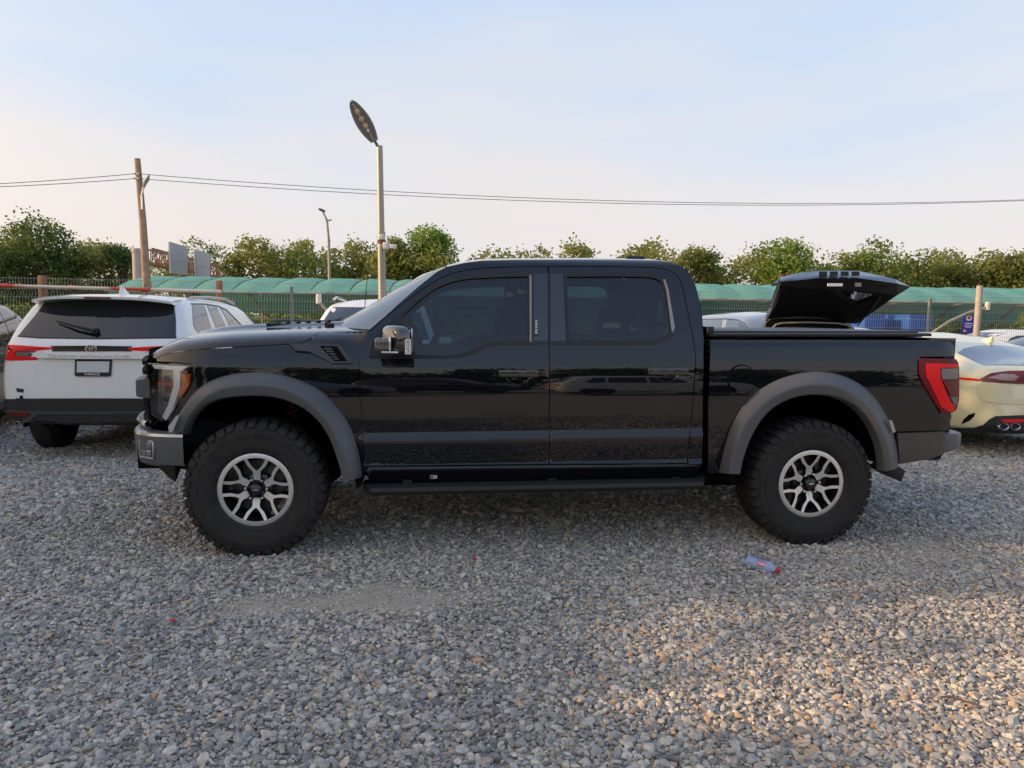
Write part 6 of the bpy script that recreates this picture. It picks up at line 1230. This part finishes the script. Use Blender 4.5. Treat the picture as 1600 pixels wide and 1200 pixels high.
# end panel of the tailgate (faces us), latch, label; curved outer skin above
ep0 = [(1219, 447, 8.70), (1250, 450, 8.66), (1289, 451.5, 8.64), (1350, 455, 8.66), (1402, 461.5, 8.76)]; ep1 = [(1219, 440, 8.68), (1250, 437.5, 8.60), (1276, 434.5, 8.56), (1345, 435, 8.58), (1402, 443, 8.72)]
sk = [(1218, 433.5, 8.78), (1249, 426.5, 8.72), (1278, 423, 8.70), (1340, 423, 8.72), (1398, 436, 8.80)]
mb = MB(); mb.grid([[HP(*p) for p in ep0], [HP(*p) for p in ep1]]); mb.add([HP(1402, 461.5, 8.76), HP(1402, 443, 8.72), HP(1423, 448, 8.86), HP(1405, 458, 8.9)], [(0, 1, 2), (0, 2, 3)]); mb.build('tailgate_end', GT, tgo, smooth=True, ang=50, fixn=True)
mb = MB(); s2 = [HP(x, y, Y)+Vector((.22, 0, -.10)) for x, y, Y in sk]; mb.grid([[HP(*p) for p in ep1], [HP(*p)-Vector((.0, 0, 0)) for p in sk], s2]); mb.add([HP(1402, 443, 8.72), HP(1398, 436, 8.80), HP(1423, 448, 8.86)], [(0, 1, 2)]); mb.add([HP(*sk[0]), HP(*ep1[0]), HP(*ep0[0]), HP(1197, 505, 9.50), HP(1193, 503, 9.52)], [(0, 1, 2, 3, 4)]); mb.build('tailgate_skin', mat('tailgate_paint', (.02, .026, .036), .2, coat=1.), tgo, smooth=True, ang=60, fixn=True)
def EPP(x, y, dx=0.): return HP(x, y, 8.585)-Vector((.01+dx, 0, 0))
def quadpx(nm, p, m, par, dx=0.): mb = MB(); q = [EPP(x, y, dx) for x, y in p]; mb.add(q+[v+Vector((.012, 0, 0)) for v in q], [(0, 1, 2, 3), (0, 4, 5, 1), (1, 5, 6, 2), (2, 6, 7, 3), (3, 7, 4, 0)]); return mb.build(nm, m, par, fixn=True)
quadpx('tailgate_label', [(1290, 443), (1313, 443), (1313, 447.5), (1290, 447.5)], MATS['sticker_paper'], tgo, .04); quadpx('latch', [(1333, 442), (1342, 442), (1342, 448), (1333, 448)], mat('latch_metal', (.25, .25, .24), .4, metal=.7), tgo, .04); quadpx('grip_slot', [(1369, 445), (1386, 446.5), (1386, 449.5), (1369, 448.5)], WELL, tgo, .03)
for k in range(4): quadpx('trim_clip', [(1281+17*k, 424), (1293+17*k, 424), (1293+17*k, 431), (1281+17*k, 431)], DARKPL, tgo, -.02)
quadpx('tail_reflector', [(1216, 431), (1236, 428), (1246, 425.5), (1226, 428.5)], RED, tgo, -.12)
for p in ([(1220, 449, 8.75), (1212, 475, 9.05), (1195, 506, 9.42)], [(1376, 461, 8.85), (1362, 482, 9.15), (1340, 508, 9.5)]):
    MB().tube([HP(*q) for q in p], [.016, .016, .010], 6).build('gas_strut', DARKPL, hat)
mb = MB(); mb.add([HP(1334, 506, 9.60), HP(1352, 460, 9.0), HP(1388, 460, 8.82), HP(1376, 470, 9.0)], [(0, 1, 2, 3)]); mb.v += [tuple(Vector(v)+Vector((.05, 0, .03))) for v in mb.v]; mb.f += [(7, 6, 5, 4), (0, 4, 5, 1), (1, 5, 6, 2), (2, 6, 7, 3), (3, 7, 4, 0)]; mb.m = [0]*len(mb.f); mb.build('tailgate_arm', GT, tgo, fixn=True)
for sg in (-1, 1):
    for x in (.86, 3.62): archshade(x, sg*.922, .41, .37, hat)

# ================================================================== small things on the gravel
b0, b1 = gnd(1168, 884), gnd(1217, 901); ax = (b1-b0); Lb = ax.length; bo = thing('plastic_bottle', 'crumpled clear blue plastic bottle with red cap lying on the gravel', 'bottle', (b0.x, b0.y, .034), math.atan2(ax.y, ax.x))
PET = bpy.data.materials.new('bottle_plastic'); PET.use_nodes = True; b = PET.node_tree.nodes['Principled BSDF']; b.inputs['Base Color'].default_value = (.50, .62, .95, 1); b.inputs['Roughness'].default_value = .10; b.inputs['Transmission Weight'].default_value = .45; b.inputs['IOR'].default_value = 1.12; b.inputs['Coat Weight'].default_value = .6
rb = .040; pr = [(.0, 0), (.020, .001), (.028, .006)]
for k in range(5): pr += [(rb, .014+.016*k), (rb-.004, .022+.016*k)]
k_ = Lb/.22; pr += [(rb, .095), (rb, .150), (rb-.003, .165), (.022, .185), (.013, .198), (.0125, .206)]
mb = MB(); mb.lathe([(r, x*k_) for r, x in pr], 28, 'x'); mb.v = [(x, y*(1+.04*math.sin(x*60)), z*(.97+.05*math.sin(x*47+1))) for x, y, z in mb.v]; mb.build('bottle_body', PET, bo, smooth=True, ang=60)
mb = MB(); mb.lathe([(.0135, .200*k_), (.0155, .201*k_), (.0155, .219*k_), (.013, .221*k_), (0, .221*k_)], 20, 'x'); mb.build('bottle_cap', mat('cap_red', (.55, .02, .02), .35), bo, smooth=True, ang=40)
for a0, a1 in ((.25, .85), (1.75, 2.35)):
    mb = MB(); mb.grid([[(x*k_, -(rb+.0012)*math.cos(a), (rb+.0012)*math.sin(a)) for a in np.linspace(a0, a1, 7)] for x in (.098, .147)]); lb_ = mb.build('bottle_label', mat('label_red', (.62, .05, .06), .4), bo, smooth=True)
    mb = MB(); am = (a0+a1)/2
    for k in range(5): mb.grid([[((.103+.0085*k+dx)*k_, -(rb+.002)*math.cos(a), (rb+.002)*math.sin(a)) for a in (am-.16, am, am+.16)] for dx in (0, .006)])
    mb.build('label_print', mat('print_white', (.8, .8, .8), .5), lb_)
for (px, py), col, lab, nm in (((270, 977), (.5, .03, .03), 'tiny red scrap of plastic on the gravel at the lower left', 'plastic_scrap'), ((742, 879), (.5, .05, .08), 'tiny red scrap on the gravel in front of the running board', 'plastic_scrap')):
    p = gnd(px, py); mb = MB(); mb.box((0, 0, .018), (.025, .016, .006), Matrix.Rotation(.4, 3, 'X')); o = mb.build(nm, mat('scrap_red%d' % px, col, .5), None, bevel=.002); o.location = (p.x, p.y, .01); tag(o, lab, 'scrap')
p, q = gnd(1470, 1100), gnd(1510, 1108); tw = MB().tube([(0, 0, .03), ((q-p).x*.5, (q-p).y*.5+.01, .036), ((q-p).x*1.0, (q-p).y, .03), ((q-p).x*1.5, (q-p).y*1.6, .028)], [.004, .005, .004, .002], 6).build('dry_twig', BARK, None); tw.location = (p.x, p.y, 0); tag(tw, 'thin brown twig on the sunlit gravel at the lower right', 'twig')
